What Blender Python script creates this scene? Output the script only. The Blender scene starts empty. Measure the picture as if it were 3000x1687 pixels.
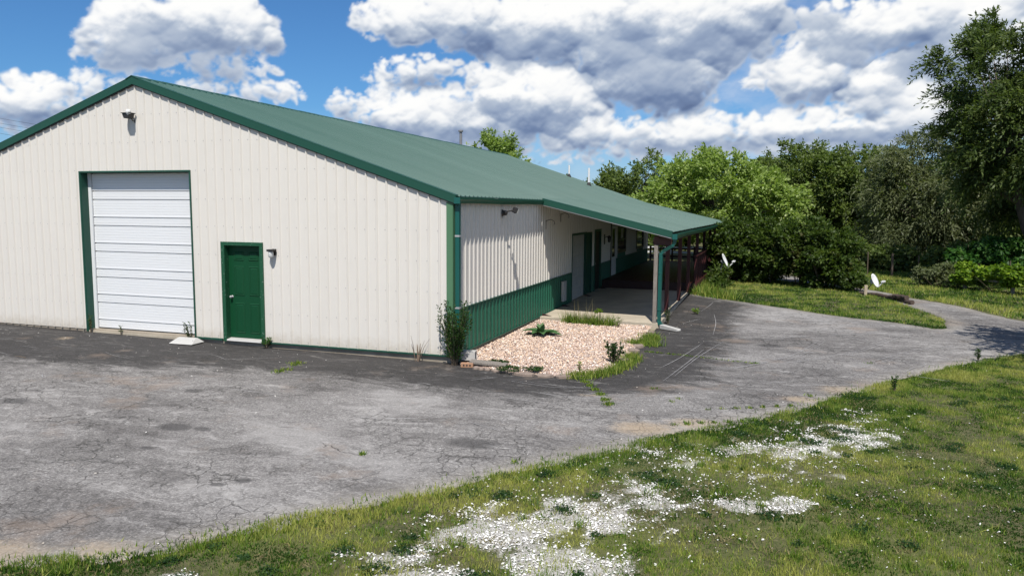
import bpy, math, random
import numpy as np
from mathutils import Vector, Matrix
from mathutils.geometry import delaunay_2d_cdt

random.seed(7)
RNG = np.random.default_rng(11)
SC = bpy.context.scene
COL = SC.collection

# ------------------------------------------------------------------ camera
CAM = (5.752, -13.538, 2.902)
yaw, pitch, roll = 0.3241, -0.1055, 0.0069
fw = Vector((-math.sin(yaw)*math.cos(pitch), math.cos(yaw)*math.cos(pitch), math.sin(pitch)))
rt = Vector((math.cos(yaw), math.sin(yaw), 0)); up = rt.cross(fw)
rt2 = rt*math.cos(roll)+up*math.sin(roll); up2 = -rt*math.sin(roll)+up*math.cos(roll)
cam_d = bpy.data.cameras.new('camera'); cam = bpy.data.objects.new('camera', cam_d); COL.objects.link(cam)
M = Matrix((rt2, up2, -fw)).transposed().to_4x4(); M.translation = CAM
cam.matrix_world = M
cam_d.sensor_width = 36; cam_d.lens = 36*2219.66/3000; cam_d.clip_start = 0.1; cam_d.clip_end = 3000
SC.camera = cam

# ------------------------------------------------------------------ exposure, sun, sky
SC.view_settings.view_transform = 'Standard'; SC.view_settings.look = 'None'
SC.view_settings.exposure = 0.25; SC.view_settings.gamma = 1.0; SC.view_settings.use_curve_mapping = False
SUN = Vector((0.185, -0.61, 1.0)).normalized()          # towards the sun
sun_d = bpy.data.lights.new('sun', 'SUN'); sun_d.energy = 5.0; sun_d.angle = math.radians(0.53); sun_d.color = (1, .955, .88)
sun = bpy.data.objects.new('sun', sun_d); COL.objects.link(sun); sun.location = (20, -30, 60)
sun.rotation_euler = SUN.to_track_quat('Z', 'Y').to_euler()
SKY_STRENGTH = 0.070

CLOUDS=[(-41.3,12.04,5.3,2.38),(-37.8,11.45,2.6,2.19),(-44.7,10.48,2.8,2.48),(-41.6,9.48,6.3,1.41),(-50.3,6.44,2.5,1.70),(-47.5,7.39,2.4,1.24),(-51.6,5.49,2.3,1.45),(-49.0,5.17,2.0,1.00),(-38.1,7.67,4.3,1.12),(-35.1,7.99,1.1,0.76),(-44.8,7.84,1.4,0.76),(-30.7,7.17,1.5,1.17),(-27.1,7.79,2.4,1.54),(-25.5,9.78,2.9,1.33),(-28.2,8.87,1.4,1.11),(-21.8,13.26,8.4,2.27),(-27.0,12.98,3.1,1.59),(-15.4,12.50,5.5,2.43),(-17.5,11.83,6.4,1.50),(-19.5,9.61,2.9,1.81),(-16.5,7.66,4.8,2.83),(-14.2,9.06,2.3,1.68),(-21.8,6.19,5.6,1.86),(-26.8,6.24,3.2,1.14),(-16.2,5.08,5.0,1.16),(-13.6,5.66,2.1,1.44),(-6.9,12.98,7.2,3.16),(-8.4,9.54,4.8,3.02),(-6.7,7.84,3.4,1.39),(-10.8,11.22,4.0,2.44),(-3.4,11.22,3.4,1.7),(2.4,8.86,4.3,1.97),(3.6,10.86,3.0,1.78),(4.7,7.70,2.2,1.30),(7.9,7.79,3.1,2.41),(9.4,6.19,3.0,1.78),(6.6,5.28,3.4,1.18),(6.7,11.86,9.0,1.85),(12.5,11.99,5.3,2.56),(12.1,9.21,3.9,2.65),(-6.6,5.18,5.4,1.27),(-8.9,4.35,3.5,0.86),(-3.0,4.43,4.7,0.98),(1.8,5.29,3.4,1.22),(5.4,4.26,4.9,0.80),(-13.8,3.63,3.5,0.64)]
SHADED=[(-43.0,10.6,4.2,1.7),(-41.0,9.6,5.6,1.5),(-41.4,9.37,6.3,1.34),(-44.0,10.29,3.1,1.50),(-39.1,10.71,2.8,1.03),(-25.6,9.08,2.6,0.61),(-17.5,11.61,7.0,1.36),(-21.8,12.05,4.6,1.08),(-8.2,9.67,4.3,2.60),(-7.0,7.71,3.7,1.11),(-10.8,11.77,3.4,1.62),(-4.0,11.55,4.4,1.32),(-19.8,7.50,2.6,0.85),(-21.2,5.33,5.9,0.72),(-15.3,6.52,2.6,0.71),(1.4,7.59,3.4,0.59),(6.3,10.91,6.7,0.87),(9.8,9.39,3.6,0.98),(-5.2,4.31,5.6,0.57),(4.1,4.83,4.5,0.48),(-50.3,5.34,2.6,0.69),(-38.1,7.03,3.9,0.43),(1.0,12.56,4.1,1.15)]

class NT:
    """small helper to write node trees"""
    def __init__(s, tree): s.t = tree
    def n(s, typ, inputs=None, **props):
        nd = s.t.nodes.new(typ)
        for k, v in props.items(): setattr(nd, k, v)
        for k, v in (inputs or {}).items():
            if isinstance(v, bpy.types.NodeSocket): s.t.links.new(v, nd.inputs[k])
            else: nd.inputs[k].default_value = v
        return nd
    def m(s, op, a, b=0.0, c=0.0, clamp=False):
        nd = s.n('ShaderNodeMath', {0: a, 1: b, 2: c}, operation=op); nd.use_clamp = clamp
        return nd.outputs[0]
    def v(s, op, a, b=(0, 0, 0), out=0):
        return s.n('ShaderNodeVectorMath', {0: a, 1: b}, operation=op).outputs[out]
    def ramp(s, fac, stops, interp='LINEAR'):
        nd = s.n('ShaderNodeValToRGB', {0: fac}); cr = nd.color_ramp; cr.interpolation = interp
        while len(cr.elements) < len(stops): cr.elements.new(0.5)
        for e, (p, c) in zip(cr.elements, stops):
            e.position = p; e.color = (c, c, c, 1) if not hasattr(c, '__len__') else tuple(c)+(1,)
        return nd.outputs[0]
    def mix(s, f, a, b, blend='MIX'):
        nd = s.n('ShaderNodeMix', data_type='RGBA', blend_type=blend)
        for i, v in ((0, f), (6, a), (7, b)):
            if isinstance(v, bpy.types.NodeSocket): s.t.links.new(v, nd.inputs[i])
            else: nd.inputs[i].default_value = (tuple(v)+(1,)) if hasattr(v, '__len__') and len(v) == 3 else v
        return nd.outputs[2]
    def noise(s, vec, scale, detail=4, rough=0.55, dist=0.0, out=0, lac=2.0):
        return s.n('ShaderNodeTexNoise', {'Vector': vec, 'Scale': scale, 'Detail': detail, 'Roughness': rough, 'Distortion': dist, 'Lacunarity': lac}).outputs[out]
    def maprange(s, v, a, b, c=0.0, d=1.0, smooth=True):
        nd = s.n('ShaderNodeMapRange', {0: v, 1: a, 2: b, 3: c, 4: d})
        nd.interpolation_type = 'SMOOTHSTEP' if smooth else 'LINEAR'
        return nd.outputs[0]

def build_world():
    w = bpy.data.worlds.new('World'); SC.world = w; w.use_nodes = True
    t = w.node_tree; t.nodes.clear(); N = NT(t)
    sky = N.n('ShaderNodeTexSky', sky_type='NISHITA'); sky.sun_disc = False
    sky.sun_elevation = math.asin(SUN.z); sky.sun_rotation = math.atan2(SUN.x, SUN.y)
    sky.altitude = 300; sky.air_density = 1.0; sky.dust_density = 0.35; sky.ozone_density = 2.5
    col = N.v('MULTIPLY', sky.outputs[0], (0.52, 0.92, 1.30))
    bg = N.n('ShaderNodeBackground', {0: col, 1: SKY_STRENGTH})
    o = t.nodes.new('ShaderNodeOutputWorld'); t.links.new(bg.outputs[0], o.inputs[0])
build_world()

# ------------------------------------------------------------------ helpers
def tag(o, label=None, cat=None, group=None, kind=None):
    if label: o['label'] = label
    if cat: o['category'] = cat
    if group: o['group'] = group
    if kind: o['kind'] = kind
    return o
def empty(name, loc=(0, 0, 0), rz=0.0):
    o = bpy.data.objects.new(name, None); COL.objects.link(o)
    o.location = loc; o.rotation_euler = (0, 0, rz); o.empty_display_size = 0.2
    return o
def link(name, me, mat=None, parent=None, loc=None):
    o = bpy.data.objects.new(name, me); COL.objects.link(o)
    if mat is not None and not me.materials: me.materials.append(mat)
    if parent: o.parent = parent
    if loc: o.location = loc
    return o
def copy_tree(o, parent=None):
    c = o.copy(); COL.objects.link(c)
    if parent: c.parent = parent
    for ch in list(o.children): copy_tree(ch, c)
    return c
def rotz(a): return Matrix.Rotation(a, 3, 'Z')

class MB:
    def __init__(s): s.v = []; s.f = []
    def add(s, vs, fs):
        b = len(s.v); s.v += [tuple(p) for p in vs]; s.f += [tuple(i+b for i in f) for f in fs]; return s
    def box(s, x0, x1, y0, y1, z0, z1, rot=None, c=(0, 0, 0)):
        vs = [Vector((x, y, z)) for z in (z0, z1) for y in (y0, y1) for x in (x0, x1)]
        if rot is not None: vs = [rot @ p for p in vs]
        vs = [p+Vector(c) for p in vs]
        return s.add(vs, [(0, 2, 3, 1), (4, 5, 7, 6), (0, 1, 5, 4), (2, 6, 7, 3), (0, 4, 6, 2), (1, 3, 7, 5)])
    def prism(s, prof, a, b):
        """profile of 3-d points, swept from offset a to offset b"""
        n = len(prof); a = Vector(a); b = Vector(b)
        vs = [Vector(p)+a for p in prof]+[Vector(p)+b for p in prof]
        fs = [(i, (i+1) % n, n+(i+1) % n, n+i) for i in range(n)]+[tuple(range(n-1, -1, -1)), tuple(range(n, 2*n))]
        return s.add(vs, fs)
    def tube(s, pts, r, n=8, cap=True):
        pts = [Vector(p) for p in pts]; rs = r if hasattr(r, '__len__') else [r]*len(pts)
        vs = []; fs = []; prev = None
        for i, p in enumerate(pts):
            d = (pts[min(i+1, len(pts)-1)]-pts[max(i-1, 0)])
            d = d.normalized() if d.length > 1e-9 else Vector((0, 0, 1))
            if prev is None:
                u = d.cross(Vector((0, 0, 1)) if abs(d.z) < .9 else Vector((1, 0, 0))).normalized()
            else:
                u = (prev-d*prev.dot(d)).normalized()
            prev = u; w = d.cross(u)
            for k in range(n):
                a = 2*math.pi*(k+.5)/n; vs.append(p+(u*math.cos(a)+w*math.sin(a))*rs[i])
        for i in range(len(pts)-1):
            for k in range(n):
                fs.append((i*n+k, i*n+(k+1) % n, (i+1)*n+(k+1) % n, (i+1)*n+k))
        if cap: fs += [tuple(range(n-1, -1, -1)), tuple(range((len(pts)-1)*n, len(pts)*n))]
        return s.add(vs, fs)
    def lathe(s, prof, n=16, c=(0, 0, 0), M3=None):
        vs = []; fs = []
        for (r, z) in prof:
            for k in range(n):
                a = 2*math.pi*k/n; p = Vector((r*math.cos(a), r*math.sin(a), z))
                vs.append((M3 @ p if M3 is not None else p)+Vector(c))
        for i in range(len(prof)-1):
            for k in range(n): fs.append((i*n+k, i*n+(k+1) % n, (i+1)*n+(k+1) % n, (i+1)*n+k))
        return s.add(vs, fs)
    def mesh(s, name, mat=None, smooth=False):
        me = bpy.data.meshes.new(name); me.from_pydata(s.v, [], s.f)
        if mat: me.materials.append(mat)
        if smooth: me.polygons.foreach_set('use_smooth', [True]*len(me.polygons))
        me.update(); return me
    def build(s, name, mat, parent=None, smooth=False, bevel=0.0, loc=None):
        o = link(name, s.mesh(name, mat, smooth), None, parent, loc)
        if bevel:
            b = o.modifiers.new('bevel', 'BEVEL'); b.width = bevel; b.segments = 2; b.limit_method = 'ANGLE'
        return o

def np_mesh(name, verts, k, mat, attrs=None):
    """verts (n*k,3): n separate polygons of k corners each; attrs: name -> per-vertex float"""
    verts = np.ascontiguousarray(verts, dtype=np.float32).reshape(-1, 3); nv = len(verts); nf = nv//k
    me = bpy.data.meshes.new(name)
    me.vertices.add(nv); me.vertices.foreach_set('co', verts.ravel())
    me.loops.add(nv); me.loops.foreach_set('vertex_index', np.arange(nv, dtype=np.int32))
    me.polygons.add(nf); me.polygons.foreach_set('loop_start', np.arange(0, nv, k, dtype=np.int32))
    for an, av in (attrs or {}).items():
        a = me.attributes.new(an, 'FLOAT', 'POINT'); a.data.foreach_set('value', np.ascontiguousarray(av, dtype=np.float32))
    me.update(calc_edges=True)
    if mat: me.materials.append(mat)
    return me

# numpy noise -------------------------------------------------------
def _hash(ix, iy, seed):
    h = (ix.astype(np.int64)*374761393+iy.astype(np.int64)*668265263+seed*1442695041) & 0xffffffff
    h = ((h ^ (h >> 13))*1274126177) & 0xffffffff
    return ((h ^ (h >> 16)) & 0xffff)/65535.0
def vnoise(x, y, seed=0):
    ix = np.floor(x); iy = np.floor(y); fx = x-ix; fy = y-iy
    fx = fx*fx*(3-2*fx); fy = fy*fy*(3-2*fy)
    a = _hash(ix, iy, seed); b = _hash(ix+1, iy, seed); c = _hash(ix, iy+1, seed); d = _hash(ix+1, iy+1, seed)
    return (a*(1-fx)+b*fx)*(1-fy)+(c*(1-fx)+d*fx)*fy
def fbm(x, y, seed=0, octv=4):
    s = 0; a = 0.5; t = 0
    for i in range(octv):
        s = s+a*vnoise(x*2**i+17.3*i, y*2**i-9.1*i, seed+i); t += a; a *= .55
    return s/t
def sstep(a, b, t):
    t = np.clip((np.asarray(t, float)-a)/(b-a), 0, 1); return t*t*(3-2*t)
def inpoly(x, y, poly):
    x = np.asarray(x, float); y = np.asarray(y, float); r = np.zeros(x.shape, bool); n = len(poly)
    for i in range(n):
        x0, y0 = poly[i]; x1, y1 = poly[(i+1) % n]
        c = ((y0 > y) != (y1 > y))
        with np.errstate(divide='ignore', invalid='ignore'): r ^= c & (x < (x1-x0)*(y-y0)/(y1-y0+1e-12)+x0)
    return r
def polydist(x, y, poly, closed=True):
    x = np.asarray(x, float); y = np.asarray(y, float); best = np.full(x.shape, 1e9); n = len(poly)
    for i in range(n if closed else n-1):
        x0, y0 = poly[i]; x1, y1 = poly[(i+1) % n]; dx, dy = x1-x0, y1-y0
        t = np.clip(((x-x0)*dx+(y-y0)*dy)/(dx*dx+dy*dy+1e-12), 0, 1)
        best = np.minimum(best, np.hypot(x-x0-t*dx, y-y0-t*dy))
    return best
def catmull(pts, n=6, closed=False):
    P = [Vector((p[0], p[1], 0)) for p in pts]; out = []
    for i in range(len(P)-1):
        p0 = P[max(i-1, 0)]; p1 = P[i]; p2 = P[i+1]; p3 = P[min(i+2, len(P)-1)]
        for k in range(n):
            t = k/n
            q = 0.5*((2*p1)+(p2-p0)*t+(2*p0-5*p1+4*p2-p3)*t*t+(3*p1-p0-3*p2+p3)*t**3); out.append((q.x, q.y))
    out.append((P[-1].x, P[-1].y)); return out

# ------------------------------------------------------------------ materials
MATS = {}
def newmat(name):
    m = bpy.data.materials.new(name); m.use_nodes = True; t = m.node_tree; t.nodes.clear()
    N = NT(t); b = N.n('ShaderNodeBsdfPrincipled'); o = N.n('ShaderNodeOutputMaterial'); t.links.new(b.outputs[0], o.inputs[0])
    MATS[name] = m; return m, N, b, o
def setcol(N, b, c):
    if isinstance(c, bpy.types.NodeSocket): N.t.links.new(c, b.inputs['Base Color'])
    else: b.inputs['Base Color'].default_value = tuple(c)+(1,)
def bump(N, b, h, strength=0.3, dist=0.01):
    nd = N.n('ShaderNodeBump', {'Height': h, 'Strength': strength, 'Distance': dist}); N.t.links.new(nd.outputs[0], b.inputs['Normal'])
def objco(N): return N.n('ShaderNodeTexCoord').outputs['Object']
def wpos(N): return N.n('ShaderNodeNewGeometry').outputs['Position']

def painted(name, col, rough=0.45, dirt=0.12, dcol=None, scale=1.5, spec=0.5, streak=True, chips=0.0, chipcol=(.5, .48, .44)):
    m, N, b, o = newmat(name); p = wpos(N)
    st = N.v('MULTIPLY', p, (1, 1, 0.16)) if streak else p
    n1 = N.maprange(N.noise(st, scale*2.2, 5, 0.6), 0.35, 0.75); n2 = N.noise(p, scale*9, 4, 0.6)
    dc = dcol or tuple(c*0.6 for c in col)
    c = N.mix(N.m('MULTIPLY', n1, dirt), col, dc)
    c = N.mix(N.m('MULTIPLY', N.m('SUBTRACT', n2, 0.5), dirt), c, tuple(min(1, x*1.25) for x in col))
    if chips:
        c = N.mix(N.maprange(N.noise(p, 26, 4, 0.65), 0.74-chips, 0.76-chips), c, chipcol)
    setcol(N, b, c); b.inputs['Roughness'].default_value = rough; b.inputs['Specular IOR Level'].default_value = spec
    return m
def cream():
    m, N, b, o = newmat('cream_metal'); p = wpos(N); z = N.n('ShaderNodeSeparateXYZ', {0: p}).outputs[2]
    st = N.v('MULTIPLY', p, (1, 1, .10)); n1 = N.noise(st, 3.2, 6, .65); n2 = N.noise(p, 1.1, 5, .6); n3 = N.noise(N.v('MULTIPLY', p, (1, 1, .05)), 11, 4, .6)
    c = N.mix(N.m('MULTIPLY', N.maprange(n1, .45, .8), .20), (.615, .583, .535), (.50, .47, .42))
    c = N.mix(N.m('MULTIPLY', N.maprange(n2, .35, .7), .16), c, (.66, .635, .58))
    c = N.mix(N.m('MULTIPLY', N.maprange(n3, .70, .80), .14), c, (.33, .30, .25))
    sp = N.maprange(N.m('ADD', z, N.m('MULTIPLY', N.m('SUBTRACT', N.noise(p, 6, 5, .7), .5), .5)), .30, -.05)
    c = N.mix(N.m('MULTIPLY', sp, .40), c, (.36, .30, .22))
    setcol(N, b, c); b.inputs['Roughness'].default_value = .5; b.inputs['Specular IOR Level'].default_value = .35
    bump(N, b, N.noise(p, 1.7, 2, .5), .25, .02)
cream()
painted('green_metal', (0.0162, 0.0972, 0.0594), 0.42, 0.22, (.04, .10, .072), spec=.35)
painted('trim_green', (0.0119, 0.0638, 0.0425), 0.45, 0.20, (.02, .06, .045), spec=.35)
painted('corner_green', (0.068, 0.164, 0.084), 0.5, 0.2, (.10, .16, .10))
painted('downspout_teal', (0.0051, 0.0808, 0.068), 0.42, 0.15)
def roofm():
    m, N, b, o = newmat('roof_green'); p = wpos(N); r = N.n('ShaderNodeObjectInfo').outputs['Random']
    n1 = N.noise(N.v('MULTIPLY', p, (.12, 1, .12)), 4.5, 5, .6); n2 = N.noise(p, .5, 5, .6)
    c = N.mix(N.m('MULTIPLY', N.maprange(n1, .4, .72), .35), (.028, .080, .062), (.052, .102, .084))
    c = N.mix(N.m('MULTIPLY', N.maprange(n2, .4, .7), .30), c, (.044, .094, .078))
    c = N.mix(N.m('MULTIPLY', r, .42), c, (.066, .130, .108))
    setcol(N, b, c); b.inputs['Roughness'].default_value = .42; b.inputs['Specular IOR Level'].default_value = .40
roofm()
painted('door_green', (0.0034, 0.051, 0.0187), 0.5, 0.2, (.006, .045, .02), spec=.25)
painted('frame_green', (.008, .070, .030), 0.5, 0.3, chips=0.09, chipcol=(.35, .40, .36))
painted('white_paint', (0.6708, 0.6794, 0.688), 0.45, 0.10, (.6, .6, .6))
painted('white_plastic', (0.688, 0.688, 0.688), 0.4, 0.12, (.55, .55, .53), 3, streak=False)
painted('dull_white', (0.425, 0.4165, 0.3995), 0.6, 0.3, (.3, .29, .27), 3)
painted('dark_metal', (.020, .018, .017), 0.45, 0.2, streak=False)
painted('dark_wood', (.035, .012, .012), 0.6, 0.4, (.02, .008, .008))
painted('red_paint', (0.052, 0.008, 0.008), 0.55, 0.4, (.05, .012, .012), 2)
painted('red_board', (.07, .022, .016), 0.6, 0.4, (.06, .02, .015), 2)
painted('galvanised', (.33, .335, .34), 0.45, 0.3, (.28, .27, .26), 4, streak=False)
painted('grey_pipe', (.20, .20, .21), 0.5, 0.3, (.12, .11, .11), 3)
painted('black_rubber', (.02, .02, .02), 0.8, 0.1)
painted('lamp_glass', (.62, .62, .60), 0.15, 0.2, streak=False)
painted('bark', (.085, .065, .05), 0.9, 0.6, (.035, .028, .022), 5)
painted('stem_brown', (.10, .075, .05), 0.9, 0.5, (.05, .04, .03), 5)
painted('dry_stem', (.17, .12, .085), 0.9, 0.4, (.09, .065, .05), 5)
painted('timber', (.075, .050, .038), 0.9, 0.6, (.03, .022, .018), 4)
painted('flesh_brick', (.36, .20, .12), 0.9, 0.3, (.25, .14, .09), 9, streak=False)
painted('flat_stone', (.25, .195, .16), 0.9, 0.6, (.14, .105, .085), 6, streak=False)

def weathered(name, c1, c2, c3):
    m, N, b, o = newmat(name); p = N.v('MULTIPLY', wpos(N), (1, 1, 0.07))
    w = N.noise(p, 60, 6, 0.7); c = N.ramp(w, [(0.25, c1), (0.5, c2), (0.75, c3)])
    setcol(N, b, c); b.inputs['Roughness'].default_value = 0.9; bump(N, b, w, 0.5, 0.01); return m
weathered('grey_wood', (.08, .068, .058), (.19, .168, .145), (.33, .30, .27))
weathered('tan_wood', (.20, .15, .10), (.40, .33, .24), (.50, .43, .33))

def concrete(name, base, dark):
    m, N, b, o = newmat(name); p = wpos(N)
    a = N.noise(p, 1.3, 6, 0.65); f = N.noise(p, 40, 4, 0.7)
    c = N.mix(N.maprange(a, 0.35, 0.7), dark, base); c = N.mix(N.m('MULTIPLY', N.maprange(f, .4, .7), .25), c, tuple(x*.6 for x in base))
    setcol(N, b, c); b.inputs['Roughness'].default_value = 0.9; bump(N, b, f, 0.25, 0.006)
concrete('concrete', (.46, .40, .31), (.34, .295, .23))
concrete('foundation', (.33, .285, .225), (.21, .175, .135))

def leafmat(name, dark, mid, light, trans=0.42, rough=0.5, brown=None):
    m, N, b, o = newmat(name)
    at = N.n('ShaderNodeAttribute', attribute_name='tint')
    c = N.ramp(at.outputs['Fac'], [(0.0, dark), (0.5, mid), (1.0, light)])
    if brown: c = N.mix(N.maprange(N.noise(wpos(N), 1.1, 4, .6), .56, .74), c, brown)
    setcol(N, b, c); b.inputs['Roughness'].default_value = rough; b.inputs['Specular IOR Level'].default_value = 0.3
    tr = N.n('ShaderNodeBsdfTranslucent'); N.t.links.new(N.v('MULTIPLY', c, (1.25, 1.35, .6)), tr.inputs[0])
    mx = N.n('ShaderNodeMixShader', {0: trans}); N.t.links.new(b.outputs[0], mx.inputs[1]); N.t.links.new(tr.outputs[0], mx.inputs[2])
    N.t.links.new(mx.outputs[0], o.inputs[0]); return m
leafmat('leaf_bright', (.115, .190, .028), (.220, .310, .060), (.46, .52, .24))
leafmat('leaf_oak', (.055, .092, .020), (.115, .162, .036), (.21, .26, .075))
leafmat('leaf_grey', (.070, .090, .036), (.125, .150, .066), (.24, .26, .14))
leafmat('leaf_elm', (.038, .066, .018), (.078, .115, .030), (.16, .20, .056))
leafmat('leaf_lilac', (.024, .048, .008), (.052, .090, .014), (.125, .17, .026), brown=(.085, .070, .020))
leafmat('leaf_vine', (.05, .11, .010), (.12, .21, .015), (.26, .35, .03))
leafmat('leaf_fresh', (.022, .075, .012), (.045, .125, .020), (.10, .19, .035))
leafmat('leaf_weed', (.016, .045, .012), (.034, .078, .018), (.085, .14, .030))
leafmat('leaf_mullein', (.035, .095, .030), (.050, .125, .038), (.14, .21, .10), trans=.1, rough=.75)
leafmat('grass', (.028, .068, .008), (.105, .188, .016), (.33, .34, .080), trans=.25, rough=.6)
leafmat('dry_grass', (.12, .10, .045), (.20, .17, .075), (.32, .27, .13), trans=.2, rough=.7)

def stonemat(name, stops, rough=0.85):
    m, N, b, o = newmat(name); at = N.n('ShaderNodeAttribute', attribute_name='tint')
    setcol(N, b, N.ramp(at.outputs['Fac'], stops)); b.inputs['Roughness'].default_value = rough
stonemat('pink_gravel', [(0, (.12, .072, .055)), (.2, (.36, .235, .185)), (.5, (.60, .47, .385)), (.72, (.62, .43, .26)), (.86, (.70, .60, .52)), (1, (.78, .75, .71))])
stonemat('white_gravel', [(0, (.34, .325, .30)), (.35, (.60, .585, .565)), (1, (.80, .79, .77))])
stonemat('debris', [(0, (.30, .26, .22)), (.5, (.5, .47, .43)), (1, (.75, .73, .7))])

def ground_mat():
    m, N, b, o = newmat('turf_soil'); p = wpos(N)
    wg = N.n('ShaderNodeAttribute', attribute_name='gravel').outputs['Fac']
    n1 = N.noise(p, 0.55, 5, 0.6); n2 = N.noise(p, 14, 7, 0.8); n3 = N.noise(p, 70, 4, 0.7)
    gr = N.ramp(n2, [(0.28, (.020, .026, .008)), (0.45, (.055, .058, .018)), (0.58, (.110, .098, .042)), (0.74, (.27, .23, .15))])
    gr = N.mix(N.m('MULTIPLY', N.maprange(n1, .42, .66), .5), gr, (.115, .140, .026))
    sp = N.ramp(n3, [(0.28, (.10, .088, .066)), (0.45, (.34, .32, .29)), (0.60, (.64, .625, .60))])
    f = N.m('MULTIPLY', N.maprange(N.m('ADD', wg, N.m('MULTIPLY', N.m('SUBTRACT', n2, .5), 1.6)), .35, .75), .85)
    setcol(N, b, N.mix(f, gr, sp)); b.inputs['Roughness'].default_value = 0.95
    bump(N, b, N.m('ADD', n3, n2), 0.6, 0.03)
ground_mat()

def asphalt_mat():
    m, N, b, o = newmat('asphalt'); p = wpos(N)
    seal = N.n('ShaderNodeAttribute', attribute_name='seal').outputs['Fac']      # metres inside the sealed strip
    tan = N.n('ShaderNodeAttribute', attribute_name='tan').outputs['Fac']
    edge = N.n('ShaderNodeAttribute', attribute_name='edge').outputs['Fac']      # metres from the ragged outer edge
    warp = N.n('ShaderNodeVectorMath', {0: N.v('SUBTRACT', N.noise(p, 1.1, 4, .6, out=1), (.5, .5, .5)), 'Scale': 0.9}, operation='SCALE').outputs[0]
    pw0 = N.v('ADD', p, warp)
    agg = N.noise(p, 36, 6, 0.84, 0.4); agg2 = N.noise(pw0, 12, 6, 0.78, 0.3)
    def stretch(rot, sx, sy): return N.n('ShaderNodeMapping', {'Vector': pw0, 'Rotation': (0, 0, math.radians(rot)), 'Scale': (sx, sy, 1)}, vector_type='POINT').outputs[0]
    big = N.noise(stretch(-15, .7, 1.3), 0.33, 5, 0.62); mid = N.noise(stretch(-18, .75, 1.5), 1.5, 6, 0.66)
    br = N.noise(stretch(-20, 0.45, 3.6), 1.7, 7, 0.74, 0.9); br2 = N.noise(stretch(35, 0.5, 3.0), 1.9, 6, 0.74, 0.8)
    pw = N.v('ADD', p, N.n('ShaderNodeVectorMath', {0: N.noise(p, 3, 3, .6, out=1), 'Scale': 0.35}, operation='SCALE').outputs[0])
    vo = N.n('ShaderNodeTexVoronoi', {'Vector': pw, 'Scale': 3.6}, feature='DISTANCE_TO_EDGE').outputs[0]
    vo2 = N.n('ShaderNodeTexVoronoi', {'Vector': pw, 'Scale': 0.5}, feature='DISTANCE_TO_EDGE').outputs[0]
    ck = N.m('MULTIPLY', N.maprange(vo, 0.040, 0.004), N.maprange(N.noise(p, .5, 4, .6), .44, .60))
    ck = N.m('MAXIMUM', N.m('MULTIPLY', ck, .75), N.m('MULTIPLY', N.maprange(vo2, 0.007, 0.0), N.maprange(N.noise(p, .35, 3, .5), .48, .60)))
    grey = N.ramp(agg, [(0.30, (.050, .048, .047)), (0.42, (.125, .121, .120)), (0.54, (.215, .210, .208)), (0.66, (.46, .452, .445))])
    grey = N.mix(N.m('MULTIPLY', N.maprange(agg2, .52, .66), .55), grey, (.36, .354, .35)); grey = N.mix(N.m('MULTIPLY', N.maprange(agg2, .47, .34), .55), grey, (.070, .068, .067))
    grey = N.mix(N.m('MULTIPLY', N.maprange(big, .44, .62), .62), grey, N.v('MULTIPLY', grey, (.52, .51, .51)))
    grey = N.mix(N.m('MULTIPLY', N.maprange(big, .46, .34), .40), grey, (.37, .366, .364))
    grey = N.mix(N.m('MULTIPLY', N.maprange(mid, .50, .66), .62), grey, N.v('MULTIPLY', grey, (.48, .47, .47)))
    grey = N.mix(N.m('MULTIPLY', N.maprange(mid, .42, .30), .45), grey, (.40, .394, .39))
    grey = N.mix(N.m('MULTIPLY', N.maprange(br, .55, .68), .55), grey, (.40, .396, .394))
    grey = N.mix(N.m('MULTIPLY', N.maprange(br2, .58, .70), .45), grey, (.38, .375, .37))
    grey = N.mix(N.m('MULTIPLY', N.maprange(br, .44, .32), .50), grey, (.070, .068, .068))
    dk = N.ramp(agg, [(0.3, (.018, .0172, .0172)), (0.55, (.038, .0365, .0365)), (0.75, (.11, .106, .103))])
    dk = N.mix(N.m('MULTIPLY', N.maprange(br, .53, .68), .58), dk, (.155, .15, .147)); dk = N.mix(N.m('MULTIPLY', N.maprange(mid, .44, .32), .22), dk, (.14, .135, .132))
    dk = N.mix(N.m('MULTIPLY', N.maprange(br2, .60, .70), .60), dk, (.22, .215, .21))
    sf = N.m('ADD', seal, N.m('ADD', N.m('MULTIPLY', N.m('SUBTRACT', br, .5), 3.4), N.m('MULTIPLY', N.m('SUBTRACT', mid, .5), 1.6)))
    c = N.mix(N.m('MULTIPLY', N.maprange(sf, -0.65, 0.30), .95), grey, dk)
    tf = N.maprange(N.m('ADD', tan, N.m('MULTIPLY', N.m('SUBTRACT', agg2, .5), 1.1)), .35, .95)
    c = N.mix(N.m('MULTIPLY', tf, .70), c, N.mix(agg, (.20, .15, .10), (.52, .42, .30)))
    ef = N.maprange(N.m('ADD', edge, N.m('MULTIPLY', N.m('SUBTRACT', agg2, .5), 1.0)), .55, .0)
    c = N.mix(N.m('MULTIPLY', ef, .65), c, N.mix(agg, (.10, .088, .068), (.46, .44, .40)))
    rust = N.m('MULTIPLY', N.maprange(N.noise(p, .7, 5, .65), .56, .70), .42)
    c = N.mix(rust, c, (.25, .195, .155))
    c = N.v('MULTIPLY', c, (1.03, 1.0, .965))
    oil = None
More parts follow.
